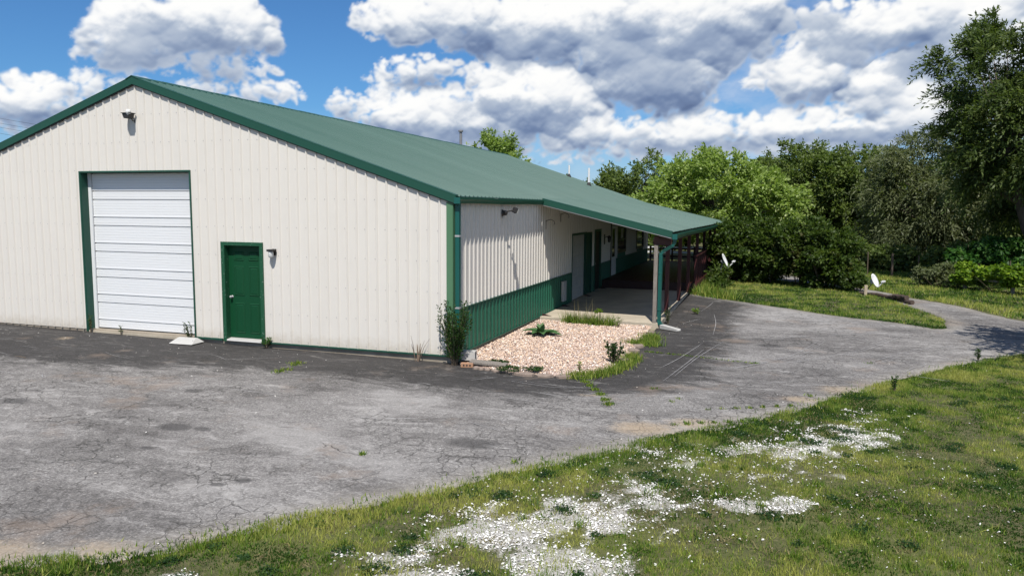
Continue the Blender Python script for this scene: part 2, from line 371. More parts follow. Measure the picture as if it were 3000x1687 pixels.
    for (ox, oy, r) in ((.11, -6.92, .075), (.30, -6.72, .10), (-1.55, -6.2, .09), (-3.1, -3.6, .16), (2.2, -4.6, .30), (-5.2, -5.1, .22), (-1.9, -5.35, .22), (-1.5, -5.30, .12), (5.9, 4.2, .25), (-7.2, -4.4, .3)):
        d = N.m('DIVIDE', N.v('DISTANCE', N.v('ADD', N.v('MULTIPLY', p, (.75, 1.25, 0)), N.n('ShaderNodeVectorMath', {0: warp, 'Scale': .12}, operation='SCALE').outputs[0]), (ox*.75, oy*1.25, 0), out=1), r)
        k = N.maprange(d, 1.15, .55); oil = k if oil is None else N.m('MAXIMUM', oil, k)
    c = N.mix(N.m('MULTIPLY', oil, .62), c, (.040, .038, .038))
    c = N.mix(N.m('MULTIPLY', ck, .8), c, (.024, .023, .019))
    setcol(N, b, c); b.inputs['Roughness'].default_value = 0.9; b.inputs['Specular IOR Level'].default_value = 0.3
    h = N.m('SUBTRACT', N.m('ADD', agg, N.m('MULTIPLY', agg2, .8)), N.m('MULTIPLY', ck, 1.5))
    bump(N, b, h, 0.6, 0.014)
asphalt_mat()
def bed_mat():
    m, N, b, o = newmat('bed_base'); p = wpos(N)
    v = N.n('ShaderNodeTexVoronoi', {'Vector': p, 'Scale': 26.0}); c = N.ramp(N.n('ShaderNodeSeparateColor', {0: v.outputs[1]}).outputs[0],
        [(0, (.14, .09, .07)), (.4, (.36, .26, .21)), (1, (.52, .43, .38))])
    setcol(N, b, c); b.inputs['Roughness'].default_value = .9; bump(N, b, v.outputs[0], .8, .02)
bed_mat()
def glassmat():
    m, N, b, o = newmat('dark_glass'); b.inputs['Base Color'].default_value = (.012, .014, .016, 1); b.inputs['Roughness'].default_value = .06
glassmat()
def scuffmat():
    m, N, b, o = newmat('scuff'); n = N.noise(wpos(N), 40, 4, .7)
    setcol(N, b, N.ramp(n, [(.3, (.16, .155, .155)), (.6, (.42, .41, .41))])); b.inputs['Roughness'].default_value = .95
scuffmat()

# ------------------------------------------------------------------ sky dome carrying the cumulus clouds
def worley(x, y, seed):
    ix = np.floor(x); iy = np.floor(y); best = np.full(x.shape, 9.0)
    for dx in (-1, 0, 1):
        for dy in (-1, 0, 1):
            cx = ix+dx; cy = iy+dy
            best = np.minimum(best, np.hypot(cx+_hash(cx, cy, seed)-x, cy+_hash(cx, cy, seed+77)-y))
    return best
def sky_dome():
    az0 = -18.6
    def axis(lo, hi, st, a, b, grow=1.25, smax=2.0):
        l = list(np.arange(lo, hi+1e-6, st)); s = st; p = hi
        while p < b: s = min(s*grow, smax); p = min(p+s, b); l.append(p)
        s = st; p = lo
        while p > a: s = min(s*grow, smax); p = max(p-s, a); l.insert(0, p)
        return np.array(l)
    A = axis(-36, 36, .078, -180, 180); E = axis(2.2, 15.6, .070, -4, 52, 1.2, 1.5)
    aa, ee = np.meshgrid(A, E); az = aa+az0
    wx = fbm(az*.35, ee*.5, 101, 4)-.5; wy = fbm(az*.35, ee*.5, 121, 4)-.5
    fx = fbm(az*1.3, ee*1.5, 141, 6)-.5; fy = fbm(az*1.3, ee*1.5, 161, 6)-.5
    gx_ = fbm(az*4.2, ee*4.8, 145, 4)-.5; gy_ = fbm(az*4.2, ee*4.8, 165, 4)-.5
    px = az+wx*1.6+fx*.8+gx_*.20; py = ee+wy*.9+fy*.6+gy_*.17
    def union(lst, k=.16):
        acc = np.zeros(px.shape)
        for (a, e, ra, re) in lst: acc += np.exp((1-np.hypot((px-a)/ra, (py-e)/re))/k)
        return k*np.log(acc+1e-9)
    shd = np.maximum(union(SHADED), -1.5)
    # cumulus heaps: thousands of overlapping puffs, the nearest surface wins
    rc = np.random.default_rng(12); H = np.full(px.shape, -9.0); AL = np.zeros(px.shape)
    for bi, (a, e, ra, re) in enumerate(CLOUDS):
        if e < 6.5 and a > -30: ra, re = ra*1.2, re*1.35
        base = rc.uniform(0, .9); n = int(34+ra*re*26)
        for j in range(n):
            big = j < n*.12
            r = re*rc.uniform(.34, .55) if big else max(.15, min(.62, re*(.07+.26*rc.uniform()**2.0)))
            th = rc.uniform(0, 2*math.pi); qr = math.sqrt(rc.uniform(0, 1))*(.72 if big else 1.0)
            if not big and rc.uniform() < .45: qr = rc.uniform(.8, 1.02); th = rc.uniform(-.15*math.pi, 1.15*math.pi)
            qx = qr*math.cos(th); qy = qr*math.sin(th)
            if qy < 0: qy *= .72
            cx = a+qx*ra; cy = e+qy*re; zc = base+re*.75*math.sqrt(max(0, 1-min(1, qr*qr)))-r*(.25 if big else rc.uniform(-.25, .5))
            i0, i1 = np.searchsorted(A+az0, [cx-r-1.6, cx+r+1.6]); j0, j1 = np.searchsorted(E, [cy-r-1.2, cy+r+1.2])
            if i1 <= i0 or j1 <= j0: continue
            w_ = (slice(j0, j1), slice(i0, i1)); d2 = ((px[w_]-cx)/1.18)**2+(py[w_]-cy)**2
            hh = zc+np.sqrt(np.maximum(r*r-d2, 0)); hh = np.where(d2 < r*r, hh, -9.0); H[w_] = np.maximum(H[w_], hh)
            AL[w_] = np.maximum(AL[w_], np.clip((r-np.sqrt(d2))/(.20+.42*r), 0, 1))
    def blur(f, s):
        k = np.exp(-.5*(np.arange(-int(3*s), int(3*s)+1)/s)**2); k /= k.sum(); m = len(k)//2
        for ax in (0, 1):
            g_ = np.zeros(f.shape); P = np.pad(f, [(m, m) if x == ax else (0, 0) for x in (0, 1)], mode='edge')
            for t_, kv in enumerate(k): g_ += kv*(P[t_:t_+f.shape[0], :] if ax == 0 else P[:, t_:t_+f.shape[1]])
            f = g_
        return f
    H = np.maximum(H, -.6); fine = fbm(az*5, ee*5.6, 201, 5)-.5
    def lamb(h, nzv):
        gy, gx = np.gradient(h, E, A); n = np.sqrt(gx*gx+gy*gy+nzv*nzv); return (-gx*-.10-gy*.84+nzv*.53)/n
    Ha = blur(H, 1.0)+fine*.035
    l_f = lamb(Ha, .9); l_m = lamb(blur(H, 3.5), .8); l_c = lamb(blur(H, 11), .55)
    lam = .46*l_f+.34*l_m+.20*l_c
    occ = np.clip((blur(H, 9)-blur(H, 1.5))/.8, -1, 1)
    alv = blur(AL, .8); wisp = sstep(.40, .66, fbm(az*.45, ee*.8, 231, 4))
    alpha = np.clip(alv*(1.45-.45*wisp)+fine*.9*(1-alv)*(.5+wisp)*sstep(0, .12, alv)-.03, 0, 1); alpha = sstep(0, 1, alpha)
    eg = sstep(.25, .95, blur(AL, 2.0)); lam = lam*eg+(.50+.12*(lam > .5))*(1-eg)
    dark = sstep(-.45, .60, shd+(fbm(az*.8, ee*1.1, 251, 5)-.5)*1.3)
    thick = blur(alpha, 10)
    soft = fbm(az*.33, ee*.55, 271, 4)-.5
    b = .80+.58*(lam-.50)*(1-.5*dark)-.30*np.maximum(occ, 0)*(1-.4*dark)-.30*dark*sstep(.35, 1.0, thick)+soft*.30
    b = b*eg+(1-eg)*np.clip(blur(b*eg, 4)/np.maximum(blur(eg, 4), .02), 0, 1)
    # plain scattered cumulus over the rest of the sky
    q = 1/(np.tan(np.radians(np.maximum(ee, .6)))+.12); sx = np.sin(np.radians(az))*q; sy = np.cos(np.radians(az))*q
    oth = (fbm(sx*1.3, sy*1.3, 181, 5)-.53)*5; inv = sstep(41, 36, np.abs(aa))*sstep(20, 16, ee)
    alpha = alpha*inv+sstep(0, .5, oth)*(1-inv); b = b*inv+(.92-.35*np.clip(oth-.3, 0, 1))*(1-inv)
    b = np.clip(b, .12, 1.0)
    xs = [0, .25, .42, .60, .76, .90, 1.0]  # ramp of cloud brightness
    R = np.interp(b, xs, [.08, .17, .31, .50, .74, .94, 1.0]); Gc = np.interp(b, xs, [.12, .24, .39, .57, .78, .95, 1.0]); Bc = np.interp(b, xs, [.24, .40, .54, .68, .84, .96, .99])
    hz = sstep(7, 1.5, ee)[..., None] if False else 0
    alpha *= sstep(52, 44, ee)*0+np.clip((52-ee)/8, 0, 1)
    # low hazy veil towards the horizon
    veil = np.clip((7.0-ee)/8.5, 0, .55)*np.clip(.55+.5*(fbm(az*.2, ee*.5, 301, 3)), 0, 1)
    side = sstep(-17, -5, px)*sstep(16, 10, ee*.8+2*wx)*inv; veil = np.maximum(veil, side*np.clip(.25+1.6*(fbm(px*.35, py*.6, 311, 5)-.40), 0, .85))
    vb = np.clip(.45+1.2*(fbm(px*.5, py*.8, 321, 5)-.45), 0, 1)
    Rv, Gv, Bv = .36+.24*vb, .50+.20*vb, .74+.12*vb
    ao = alpha+veil*(1-alpha)
    w_ = np.where(ao > 1e-4, alpha/np.maximum(ao, 1e-4), 0)
    R = R*w_+Rv*(1-w_); Gc = Gc*w_+Gv*(1-w_); Bc = Bc*w_+Bv*(1-w_)
    rad = 2200.0; ra = np.radians(az); re = np.radians(ee)
    V = np.stack([CAM[0]+rad*np.sin(ra)*np.cos(re), CAM[1]+rad*np.cos(ra)*np.cos(re), rad*np.sin(re)+CAM[2]], -1).reshape(-1, 3)
    nxn, nyn = len(A), len(E); i = (np.arange(nyn-1)[:, None]*nxn+np.arange(nxn-1)[None, :]).ravel()
    qd = np.stack([i, i+nxn, i+1+nxn, i+1], -1).astype(np.int32)
    me = bpy.data.meshes.new('sky'); me.vertices.add(len(V)); me.vertices.foreach_set('co', V.astype(np.float32).ravel())
    me.loops.add(qd.size); me.loops.foreach_set('vertex_index', qd.ravel()); me.polygons.add(len(qd)); me.polygons.foreach_set('loop_start', np.arange(0, qd.size, 4, dtype=np.int32))
    at = me.attributes.new('cloud', 'FLOAT_COLOR', 'POINT'); at.data.foreach_set('color', np.stack([R, Gc, Bc, ao], -1).astype(np.float32).ravel())
    me.update(calc_edges=True); me.polygons.foreach_set('use_smooth', [True]*len(me.polygons))
    m = bpy.data.materials.new('cloud'); m.use_nodes = True; t = m.node_tree; t.nodes.clear(); N = NT(t)
    a = N.n('ShaderNodeAttribute', attribute_name='cloud')
    em = N.n('ShaderNodeEmission', {0: a.outputs['Color'], 1: 0.84}); tr = N.n('ShaderNodeBsdfTransparent')
    mx = N.n('ShaderNodeMixShader', {0: a.outputs['Alpha'], 1: tr.outputs[0], 2: em.outputs[0]}); o = N.n('ShaderNodeOutputMaterial', {0: mx.outputs[0]})
    m.cycles.emission_sampling = 'NONE'; me.materials.append(m)
    tag(link('sky', me), 'blue summer sky with bright cumulus clouds', kind='structure')
sky_dome()

# ------------------------------------------------------------------ ground, driveway
def G(x, y):
    x = np.asarray(x, float); y = np.asarray(y, float)
    return -0.16+0.0095*np.clip(-x, 0, 13)*sstep(-8, 0, y)+0.10*sstep(3, 14, y)
def gz(x, y): return float(G(x, y))

GRASS_EDGE = catmull([(-14, -15.5), (-6, -11.6), (-2.2, -9.75), (-0.32, -9.09), (0.52, -8.64), (1.17, -7.89), (1.64, -7.29), (2.47, -6.26), (3.45, -4.95), (4.69, -3.40), (6.26, -1.45), (7.62, 0.70), (9.33, 3.09), (11.02, 4.96), (13.5, 6.6), (18, 7.6), (26, 7.0)], 6)
ISL_LOW = [(3.4, 13.5), (3.6, 13.2), (4.85, 12.01), (6.07, 10.97), (7.66, 9.60), (9.08, 8.86), (9.74, 8.23), (10.05, 8.15)]
ISL_UP = [(10.21, 8.33), (10.46, 9.84), (10.28, 11.35), (9.95, 13.0), (9.55, 15.3), (8.4, 17.6), (7.0, 19.3), (5.2, 21.2), (3.0, 23.4), (1, 27)]
ROAD_FAR = [(3.5, 28.5), (6.0, 24.0), (7.7, 20.6), (9.0, 18.2), (9.9, 16.42), (10.53, 14.80), (11.24, 13.61), (11.73, 12.33), (12.2, 10.79), (13.2, 9.9), (16, 10.4), (26, 11)]
isl = catmull(ISL_LOW+ISL_UP, 4)
DRIVE = [(-26, 0.02), (0.02, 0.02), (0.02, 1.0), (3.1, 1.0), (3.16, 5.5), (3.22, 13.45)]+isl+catmull(ROAD_FAR, 4)+list(reversed(GRASS_EDGE))+[(-26, -15.5)]
rj = np.random.default_rng(3)
SEALED = catmull([(-26, -3.3), (-12, -3.2), (-8.3, -2.97), (-5.76, -2.55), (-2.80, -1.74), (0.52, -1.92), (3.13, -1.35), (4.33, -0.2), (4.82, 3.4), (4.9, 8.2), (4.95, 11.2), (3.3, 13.6)], 6)+[(0, 14), (0, 1), (-26, 1)]

WG = [(3.62, -6.89, .80, .85), (4.7, -5.65, .42, .52), (5.43, -5.56, .50, .26), (5.98, -5.44, .32, .26), (5.25, -4.07, 1.35, .85), (6.64, -2.51, .70, .55), (3.98, -7.54, .7, .36), (3.24, -7.98, .5, .25), (7.52, -1.45, .5, .5), (2.78, -7.8, .5, .25), (4.3, -6.4, .6, .5), (1.22, -8.75, .28, .2)]
def gravel_mask(x, y):
    x = np.asarray(x, float); y = np.asarray(y, float); m = np.zeros(x.shape)
    ca, sa = .94, .34
    for i, (cx, cy, rx, ry) in enumerate(WG):
        dx, dy = x-cx, y-cy; u = (dx*ca+dy*sa)/rx; v = (-dx*sa+dy*ca)/ry
        amp = 0.62 if i in (4, 5, 8, 9) else 1.0
        m = np.maximum(m, amp*np.clip(1.35-np.hypot(u, v), 0, 1))
    n = fbm(x*1.7, y*1.7, 5, 6); n2 = fbm(x*7, y*7, 8, 4)
    return np.clip(m*.95-.12+((n-.51)*2.6+(n2-.5)*1.7)*(m > 0.001), 0, 1)

def make_ground():
    def axis(lo, hi, st, far):
        a = list(np.arange(lo, hi+1e-6, st)); s = st
        for sgn in (1, -1):
            p = hi if sgn > 0 else lo; s = st
            while abs(p) < far:
                s = min(s*1.28, 60); p += sgn*s; a.append(p)
        return np.array(sorted(a))
    X = axis(-2, 12, .14, 800); Y = axis(-10, 6, .14, 800)
    xx, yy = np.meshgrid(X, Y); zz = G(xx, yy)-0.004+0.0*xx
    dd_ = polydist(xx, yy, DRIVE)
    inside = (inpoly(xx, yy, DRIVE) & (dd_ > .4)) | ((xx > -16) & (xx < 3.3) & (yy > -.3) & (yy < 26))
    zz = zz+np.where(inside, -0.05, 0.0)
    zz += np.where(~inside & ~inpoly(xx, yy, DRIVE), (fbm(xx*.9, yy*.9, 9)-.5)*.05*sstep(0, .6, dd_), 0)*np.exp(-np.hypot(xx, yy)/60)
    v = np.stack([xx, yy, zz], -1).reshape(-1, 3); nx, ny = len(X), len(Y)
    i = (np.arange(ny-1)[:, None]*nx+np.arange(nx-1)[None, :]).ravel()
    me = bpy.data.meshes.new('lawn'); me.from_pydata([], [], [])
    me.vertices.add(len(v)); me.vertices.foreach_set('co', v.astype(np.float32).ravel())
    q = np.stack([i, i+1, i+1+nx, i+nx], -1).astype(np.int32)
    me.loops.add(q.size); me.loops.foreach_set('vertex_index', q.ravel()); me.polygons.add(len(q)); me.polygons.foreach_set('loop_start', np.arange(0, q.size, 4, dtype=np.int32))
    a = me.attributes.new('gravel', 'FLOAT', 'POINT'); a.data.foreach_set('value', gravel_mask(xx, yy).ravel().astype(np.float32))
    me.update(calc_edges=True); me.polygons.foreach_set('use_smooth', [True]*len(me.polygons)); me.materials.append(MATS['turf_soil'])
    o = link('ground', me); tag(o, 'grassy ground with bare gravel patches around the drive', kind='structure')
make_ground()

def make_drive():
    poly = DRIVE
    # ragged edge along grass
    out = []
    for i, (x, y) in enumerate(poly):
        x1, y1 = poly[(i+1) % len(poly)]; L = math.hypot(x1-x, y1-y); n = max(1, int(L/0.22)) if (y < 24 and -3 < x < 16) else max(1, int(L/2))
        for k in range(n):
            t = k/n; px, py = x+(x1-x)*t, y+(y1-y)*t
            if py < 0.5 and px > -5 or px > 3.4: w_ = (float(fbm(np.array([px*.9]), np.array([py*.9]), 401, 4)[0])-.5)*.42; px += rj.uniform(-.06, .06)-w_*.6; py += rj.uniform(-.06, .06)+w_
            out.append((px, py))
    pts = []
    for (x0, x1, y0, y1, st) in [(-13, 14, -10, 3, .2), (-26, 14, -15.5, -10, 1), (3, 14, 3, 18, .25), (-26, -13, -10, 0, .7), (3, 12, 18, 28, .6), (14, 26, 5, 12, .7)]:
        gx, gy = np.meshgrid(np.arange(x0, x1, st), np.arange(y0, y1, st)); gx = gx.ravel()+rj.uniform(-.3, .3, gx.size)*st; gy = gy.ravel()+rj.uniform(-.3, .3, gy.size)*st
        k = inpoly(gx, gy, out) & (polydist(gx, gy, out) > st*.4); pts += list(zip(gx[k], gy[k]))
    allp = [Vector(p) for p in out]+[Vector(p) for p in pts]
    nb = len(out); edges = [(i, (i+1) % nb) for i in range(nb)]
    vs, es, fs, _, _, _ = delaunay_2d_cdt(allp, edges, [], 1, 1e-5)
    xy = np.array([(v.x, v.y) for v in vs]); x, y = xy[:, 0], xy[:, 1]
    z = G(x, y)+0.02+(fbm(x*.35, y*.35, 21)-.5)*.05*sstep(.3, 2, polydist(x, y, [(-26, 0), (3.2, 0), (3.2, 13.5)], False)); dE = polydist(x, y, out); z = np.where(dE < .9, G(x, y)+.008+(z-G(x, y)-.008)*sstep(.0, .9, dE), z)
    bi = [k for k in range(len(x)) if dE[k] < 1e-4]; nmap = {}
    vl = np.column_stack([x, y, z]).tolist(); fl = [tuple(f) for f in fs]; ec = {}
    for f in fl:
        for i_, j_ in zip(f, f[1:]+f[:1]): ec.setdefault((min(i_, j_), max(i_, j_)), []).append((i_, j_))
    for k_, l_ in list(ec.items()):
        if len(l_) == 1:
            i_, j_ = l_[0]
            for q_ in (i_, j_):
                if q_ not in nmap: nmap[q_] = len(vl); vl.append([x[q_], y[q_], z[q_]-.12])
            fl.append((j_, i_, nmap[i_], nmap[j_]))
    ext = [q_ for q_, _ in sorted(nmap.items(), key=lambda t: t[1])]; x = np.concatenate([x, x[ext]]); y = np.concatenate([y, y[ext]])
    me = bpy.data.meshes.new('driveway'); me.from_pydata(vl, [], fl)
    ins = inpoly(x, y, SEALED); ds = polydist(x, y, SEALED[:-3], False)*np.where(ins, 1, -1)
    tan = np.zeros(len(x))
    for (cx, cy, r) in [(4.23, -3.18, .75), (4.9, -2.7, .6), (-0.5, -9.0, .75), (0.3, -8.6, .5), (7.2, .2, .8), (6.4, -.7, .5), (-9, -.9, .35), (3.1, -1.6, .25)]:
        tan = np.maximum(tan, np.clip(1.2-np.hypot(x-cx, (y-cy)*1.4)/r, 0, 1))
    ed = np.minimum(polydist(x, y, GRASS_EDGE, False), np.minimum(polydist(x, y, isl, False), polydist(x, y, ROAD_FAR, False)))
    for n_, a_ in (('seal', ds), ('tan', tan), ('edge', ed)):
        a = me.attributes.new(n_, 'FLOAT', 'POINT'); a.data.foreach_set('value', a_.astype(np.float32))
    me.polygons.foreach_set('use_smooth', [True]*len(me.polygons)); me.materials.append(MATS['asphalt']); me.update()
    d = link('driveway', me); tag(d, 'worn grey asphalt driveway with dark sealed strip along the barn', kind='structure')
    return d
drive = make_drive()
def DZ(x, y): return gz(x, y)+0.02

# ------------------------------------------------------------------ the barn
R9 = 0.2286; XR0 = -7.6012; YR0 = 0.3826; LEN = 25.1
W2 = 15.24; XM = -7.62
barn = empty('metal_barn', (0, 0, 0))
tag(barn, 'long cream metal barn with green roof, porch and white roll-up door', 'building')
def rakez(x): return 2.996+.3345*min(-x, x+W2)
def roofz(x): return 3.146+.3345*(-x)
GAR = (-9.29, -6.20, 3.63); ENT = (-5.43, -4.37, 2.13)

def profile(lo, hi, r0, pitch=R9, h=.019, minor=True, wb=.032, wt=.012):
    pts = {lo: 0.0, hi: 0.0}
    k0 = int(math.floor((lo-r0)/pitch))-1; k1 = int(math.ceil((hi-r0)/pitch))+1
    def put(s, d):
        if lo+1e-4 < s < hi-1e-4: pts[round(s, 5)] = d
    for k in range(k0, k1+1):
        c = r0+k*pitch
        for s, d in ((-wb, 0), (-wt, h), (wt, h), (wb, 0)): put(c+s, d)
        if minor:
            for m in (.088, .140):
                for s, d in ((-.010, 0), (-.004, .0035), (.004, .0035), (.010, 0)): put(c+m+s, d)
    return sorted(pts.items())

def strip_panel(prof, place, zb, zt, holes=()):
    mb = MB(); br = [h[0] for h in holes]+[h[1] for h in holes]
    pts = list(prof)
    for e in br:
        if pts[0][0] < e < pts[-1][0]:
            for i in range(len(pts)-1):
                if pts[i][0] < e < pts[i+1][0]:
                    t = (e-pts[i][0])/(pts[i+1][0]-pts[i][0]); pts.insert(i+1, (e, pts[i][1]*(1-t)+pts[i+1][1]*t)); break
    for (s0, d0), (s1, d1) in zip(pts, pts[1:]):
        sm = (s0+s1)/2; segs = [(zb, None)]
        bot = zb; cuts = []
        for h in holes:
            if h[0] < sm < h[1]: cuts.append((h[2], h[3]))
        cuts.sort(); ranges = []; b = zb
        for (c0, c1) in cuts:
            if c0 > b: ranges.append((b, c0))
            b = max(b, c1)
        ranges.append((b, None))
        for (r0, r1) in ranges:
            t0 = zt(s0) if r1 is None else r1; t1 = zt(s1) if r1 is None else r1
            if min(t0, t1) <= r0: continue
            mb.add([place(s0, d0, r0), place(s1, d1, r0), place(s1, d1, t1), place(s0, d0, t0)], [(0, 1, 2, 3)])
    return mb

def build_split(mb, name, mat, parent):
    key = {}; par = list(range(len(mb.f)))
    def find(i):
        while par[i] != i: par[i] = par[par[i]]; i = par[i]
        return i
    for fi, f in enumerate(mb.f):
        for (i, j) in zip(f, f[1:]+f[:1]):
            a = tuple(round(c, 4) for c in mb.v[i]); b = tuple(round(c, 4) for c in mb.v[j]); e = (min(a, b), max(a, b))
            if abs(a[2]-b[2]) > 1e-4 and abs(a[0]-b[0])+abs(a[1]-b[1]) < 1e-4: e = ('v', a[0], a[1], round(max(a[2], b[2]), 2) > 2.5 if name == 'wall_panel' else 0)
            if e in key: par[find(fi)] = find(key[e])
            else: key[e] = fi
    comp = {}
    for fi, f in enumerate(mb.f): comp.setdefault(find(fi), []).append(fi)
    if len(comp) > 1:                       # sheets cut through by an opening: upper and lower piece
        zs = {}
        for k, l in comp.items(): zs[k] = l
    for l in comp.values():
        m2 = MB()
        for fi in l: m2.add([mb.v[i] for i in mb.f[fi]], [tuple(range(len(mb.f[fi])))])
        m2.build(name, mat, parent)

# gable wall panels (3 ft sheets)
pb = XR0-.045; edges = [pb+.9144*k for k in range(-9, 10)]
edges = [-W2]+[e for e in edges if -W2+.05 < e < -.05]+[0.0]
for a, b in zip(edges, edges[1:]):
    mb = strip_panel(profile(a, b, XR0, h=.028, minor=False, wb=.028, wt=.009), lambda s, d, z: (s, -d, z), 0.0, lambda s: rakez(s)+.06,
                     [(GAR[0], GAR[1], -1, GAR[2]), (ENT[0], ENT[1], -1, ENT[2])])
    if mb.v: mb.build('wall_panel', MATS['cream_metal'], barn)
# side wall: cream above, green wainscot below, openings under the porch
OPEN = [(9.39, 11.29, -1, 2.05), (11.33, 12.12, -1, 2.05), (12.65, 13.68, -1, 2.13), (15.64, 16.59, .28, 2.22), (16.95, 18.75, 1.15, 2.10), (21.65, 23.6, 1.10, 1.85)]
pb = YR0-.045; edges = [0.0]+[pb+.9144*k for k in range(0, 28) if pb+.9144*k < LEN-.1]+[LEN]
for a, b in zip(edges, edges[1:]):
    mb = strip_panel(profile(a, b, YR0, h=.025, minor=False, wb=.036, wt=.010), lambda s, d, z: (d, s, z), 0.90, lambda s: 3.02, OPEN); build_split(mb, 'wall_panel', MATS['cream_metal'], barn)
    mb = strip_panel(profile(a, b, YR0, h=.025, minor=False, wb=.036, wt=.010), lambda s, d, z: (d+.002, s, z), 0.0, lambda s: 0.90, OPEN)
    if mb.v: build_split(mb, 'wainscot_panel', MATS['green_metal'], barn)
for a, b in zip(edges, edges[1:]):
    strip_panel(profile(a, b, YR0, minor=False), lambda s, d, z: (-W2-d, s, z), 0.0, lambda s: 3.02).build('wall_panel', MATS['cream_metal'], barn)
strip_panel(profile(-W2, 0, XR0, minor=False), lambda s, d, z: (s, LEN+d, z), 0.0, lambda s: rakez(s)+.06).build('rear_wall', MATS['cream_metal'], barn)
# trims
MB().box(-.132, .012, -.030, -.020, 0, 3.0).box(.004, .014, -.030, .10, 0, 3.0).build('corner_trim', MATS['corner_green'], barn)
MB().box(-W2-.02, -W2+.12, -.030, -.020, 0, 3.0).build('corner_trim', MATS['corner_green'], barn)
mb = MB(); mb.box(.0, .034, .0, 9.36, .888, .912); mb.box(.0, .034, 13.75, 15.6, .888, .912); mb.box(.0, .034, 16.62, LEN, .888, .912)
mb.build('wainscot_trim', MATS['trim_green'], barn)
mb = MB(); mb.box(-4.33, .01, -.042, -.002, -.022, .006); mb.box(0.004, .045, .0, 9.36, -.03, .006); mb.box(-6.16, -5.47, -.03, -.002, -.03, .012)
mb.build('base_trim', MATS['trim_green'], barn)
for sgn in (1, -1):
    x0, x1 = (XM, 0.075) if sgn > 0 else (XM, -W2-.075)
    z0 = rakez(XM); z1 = z0-.3345*abs(x1-x0)
    mb = MB()
    mb.prism([(0, 0, 0), (0, .10, 0), (0, .10, .152), (0, 0, .152)], (x0, -.068, z0), (x1, -.068, z1))
    mb.prism([(0, 0, 0), (0, .14, 0), (0, .14, .018), (0, 0, .018)], (x0, -.070, z0+.152), (x1, -.070, z1+.152))
    mb.build('rake_trim', MATS['trim_green'], barn)
    MB().prism([(0, 0, 0), (0, .05, 0), (0, .05, .02), (0, 0, .02)], (x0, -.052, z0-.0205), (x1, -.052, z1-.0205)).build('rake_flange', MATS['dark_metal'], barn)
    MB().prism([(0, 0, 0), (0, .08, 0), (0, .08, .15), (0, 0, .15)], (x0, LEN+.01, z0), (x1, LEN+.01, z1)).build('rake_trim', MATS['trim_green'], barn)
MB().box(-W2+.03, -.012, .012, LEN-.02, -.45, -.002).build('foundation', MATS['foundation'], barn)
MB().box(-W2+.02, -.02, .10, .12, 0, 3.0).build('inner_lining', MATS['dark_metal'], barn) if False else None
# roof sheets
n_sh = 28; wsh = LEN/n_sh
def roof_sheet(sgn, xa, za, xb, zb, y0, y1, pitch):
    mb = MB(); pr = profile(y0, y1, y0+pitch*.5, pitch, .028, False, .036, .012)
    for (s0, d0), (s1, d1) in zip(pr, pr[1:]):
        mb.add([(xa, s0, za+d0), (xa, s1, za+d1), (xb, s1, zb+d1), (xb, s0, zb+d0)], [(0, 1, 2, 3)])
        mb.add([(xb, s0, zb+d0), (xb, s1, zb+d1), (xb, s1, zb-.012), (xb, s0, zb-.012)], [(0, 1, 2, 3)])
    mb.add([(xa, y0, za-.012), (xa, y1, za-.012), (xb, y1, zb-.012), (xb, y0, zb-.012)], [(0, 1, 2, 3)])
    return mb
for (xa, za, xb, zb) in ((XM, roofz(XM), .11, roofz(.11)), (XM, roofz(XM), -W2-.11, roofz(.11))):
    me = roof_sheet(1, xa, za, xb, zb, 0, wsh, wsh/4).mesh('roof_panel', MATS['roof_green'])
    for k in range(n_sh): link('roof_panel', me, None, barn, (0, k*wsh, 0))
mb = MB()
for k in range(28):
    y0 = -.08+k*.905; y1 = y0+.915; dz = .004*(k % 2)
    mb.prism([(XM-.17, 0, roofz(XM)-.052+dz), (XM-.165, 0, roofz(XM)-.028+dz), (XM, 0, roofz(XM)+.038+dz), (XM+.165, 0, roofz(XM)-.028+dz), (XM+.17, 0, roofz(XM)-.052+dz), (XM, 0, roofz(XM)+.026+dz)], (0, y0, 0), (0, y1, 0))
mb.build('ridge_cap', MATS['trim_green'], barn)
# porch roof
PX0, PZ0, PX1, PZ1, PY0 = .01, 3.150, 3.49, 2.315, 5.72
n_p = 21; wp = (LEN-PY0)/n_p
def drift(y): return .014*(y-5.72)
for k in range(n_p):
    y0 = PY0+k*wp
    mb = roof_sheet(1, PX0, PZ0, PX1+drift(y0), PZ1-.035*k/n_p, y0, y0+wp, wp/4); mb.build('porch_roof_panel', MATS['roof_green'], barn)
mb = MB(); sl = (PZ1-PZ0)/(PX1-PX0)
mb.prism([(0, 0, 0), (0, .10, 0), (0, .10, .150), (0, 0, .150)], (.13, PY0-.06, PZ0+sl*.12-.135), (PX1+.01, PY0-.06, PZ1-.135))
mb.prism([(0, 0, 0), (0, .13, 0), (0, .13, .015), (0, 0, .015)], (.13, PY0-.062, PZ0+sl*.12+.015), (PX1+.012, PY0-.062, PZ1+.015))
mb.build('porch_rake_trim', MATS['trim_green'], barn)
mb = MB(); mb.prism([(0, 0, 0), (0, .03, 0), (0, .03, .02), (0, 0, .02)], (.13, PY0-.052, PZ0+sl*.12-.156), (PX1, PY0-.052, PZ1-.156)); mb.build('porch_rake_flange', MATS['galvanised'], barn)
def post_x(y): return 3.09+.0115*(y-5.6)
POSTS = [8.05, 10.9, 13.45, 16.3, 19.2, 22.2, 24.95]
for k, y in enumerate([5.92]+POSTS):
    x = post_x(y)
    MB().box(.05, x+.2, -.02, .02, -.07, .07).build('porch_rafter', MATS['dark_wood'], barn, loc=(0, y+.1, 0)).data.transform(Matrix.Rotation(math.atan(-sl), 4, 'Y'))
    barn.children[-1].location = (0, y+.1, 3.05)
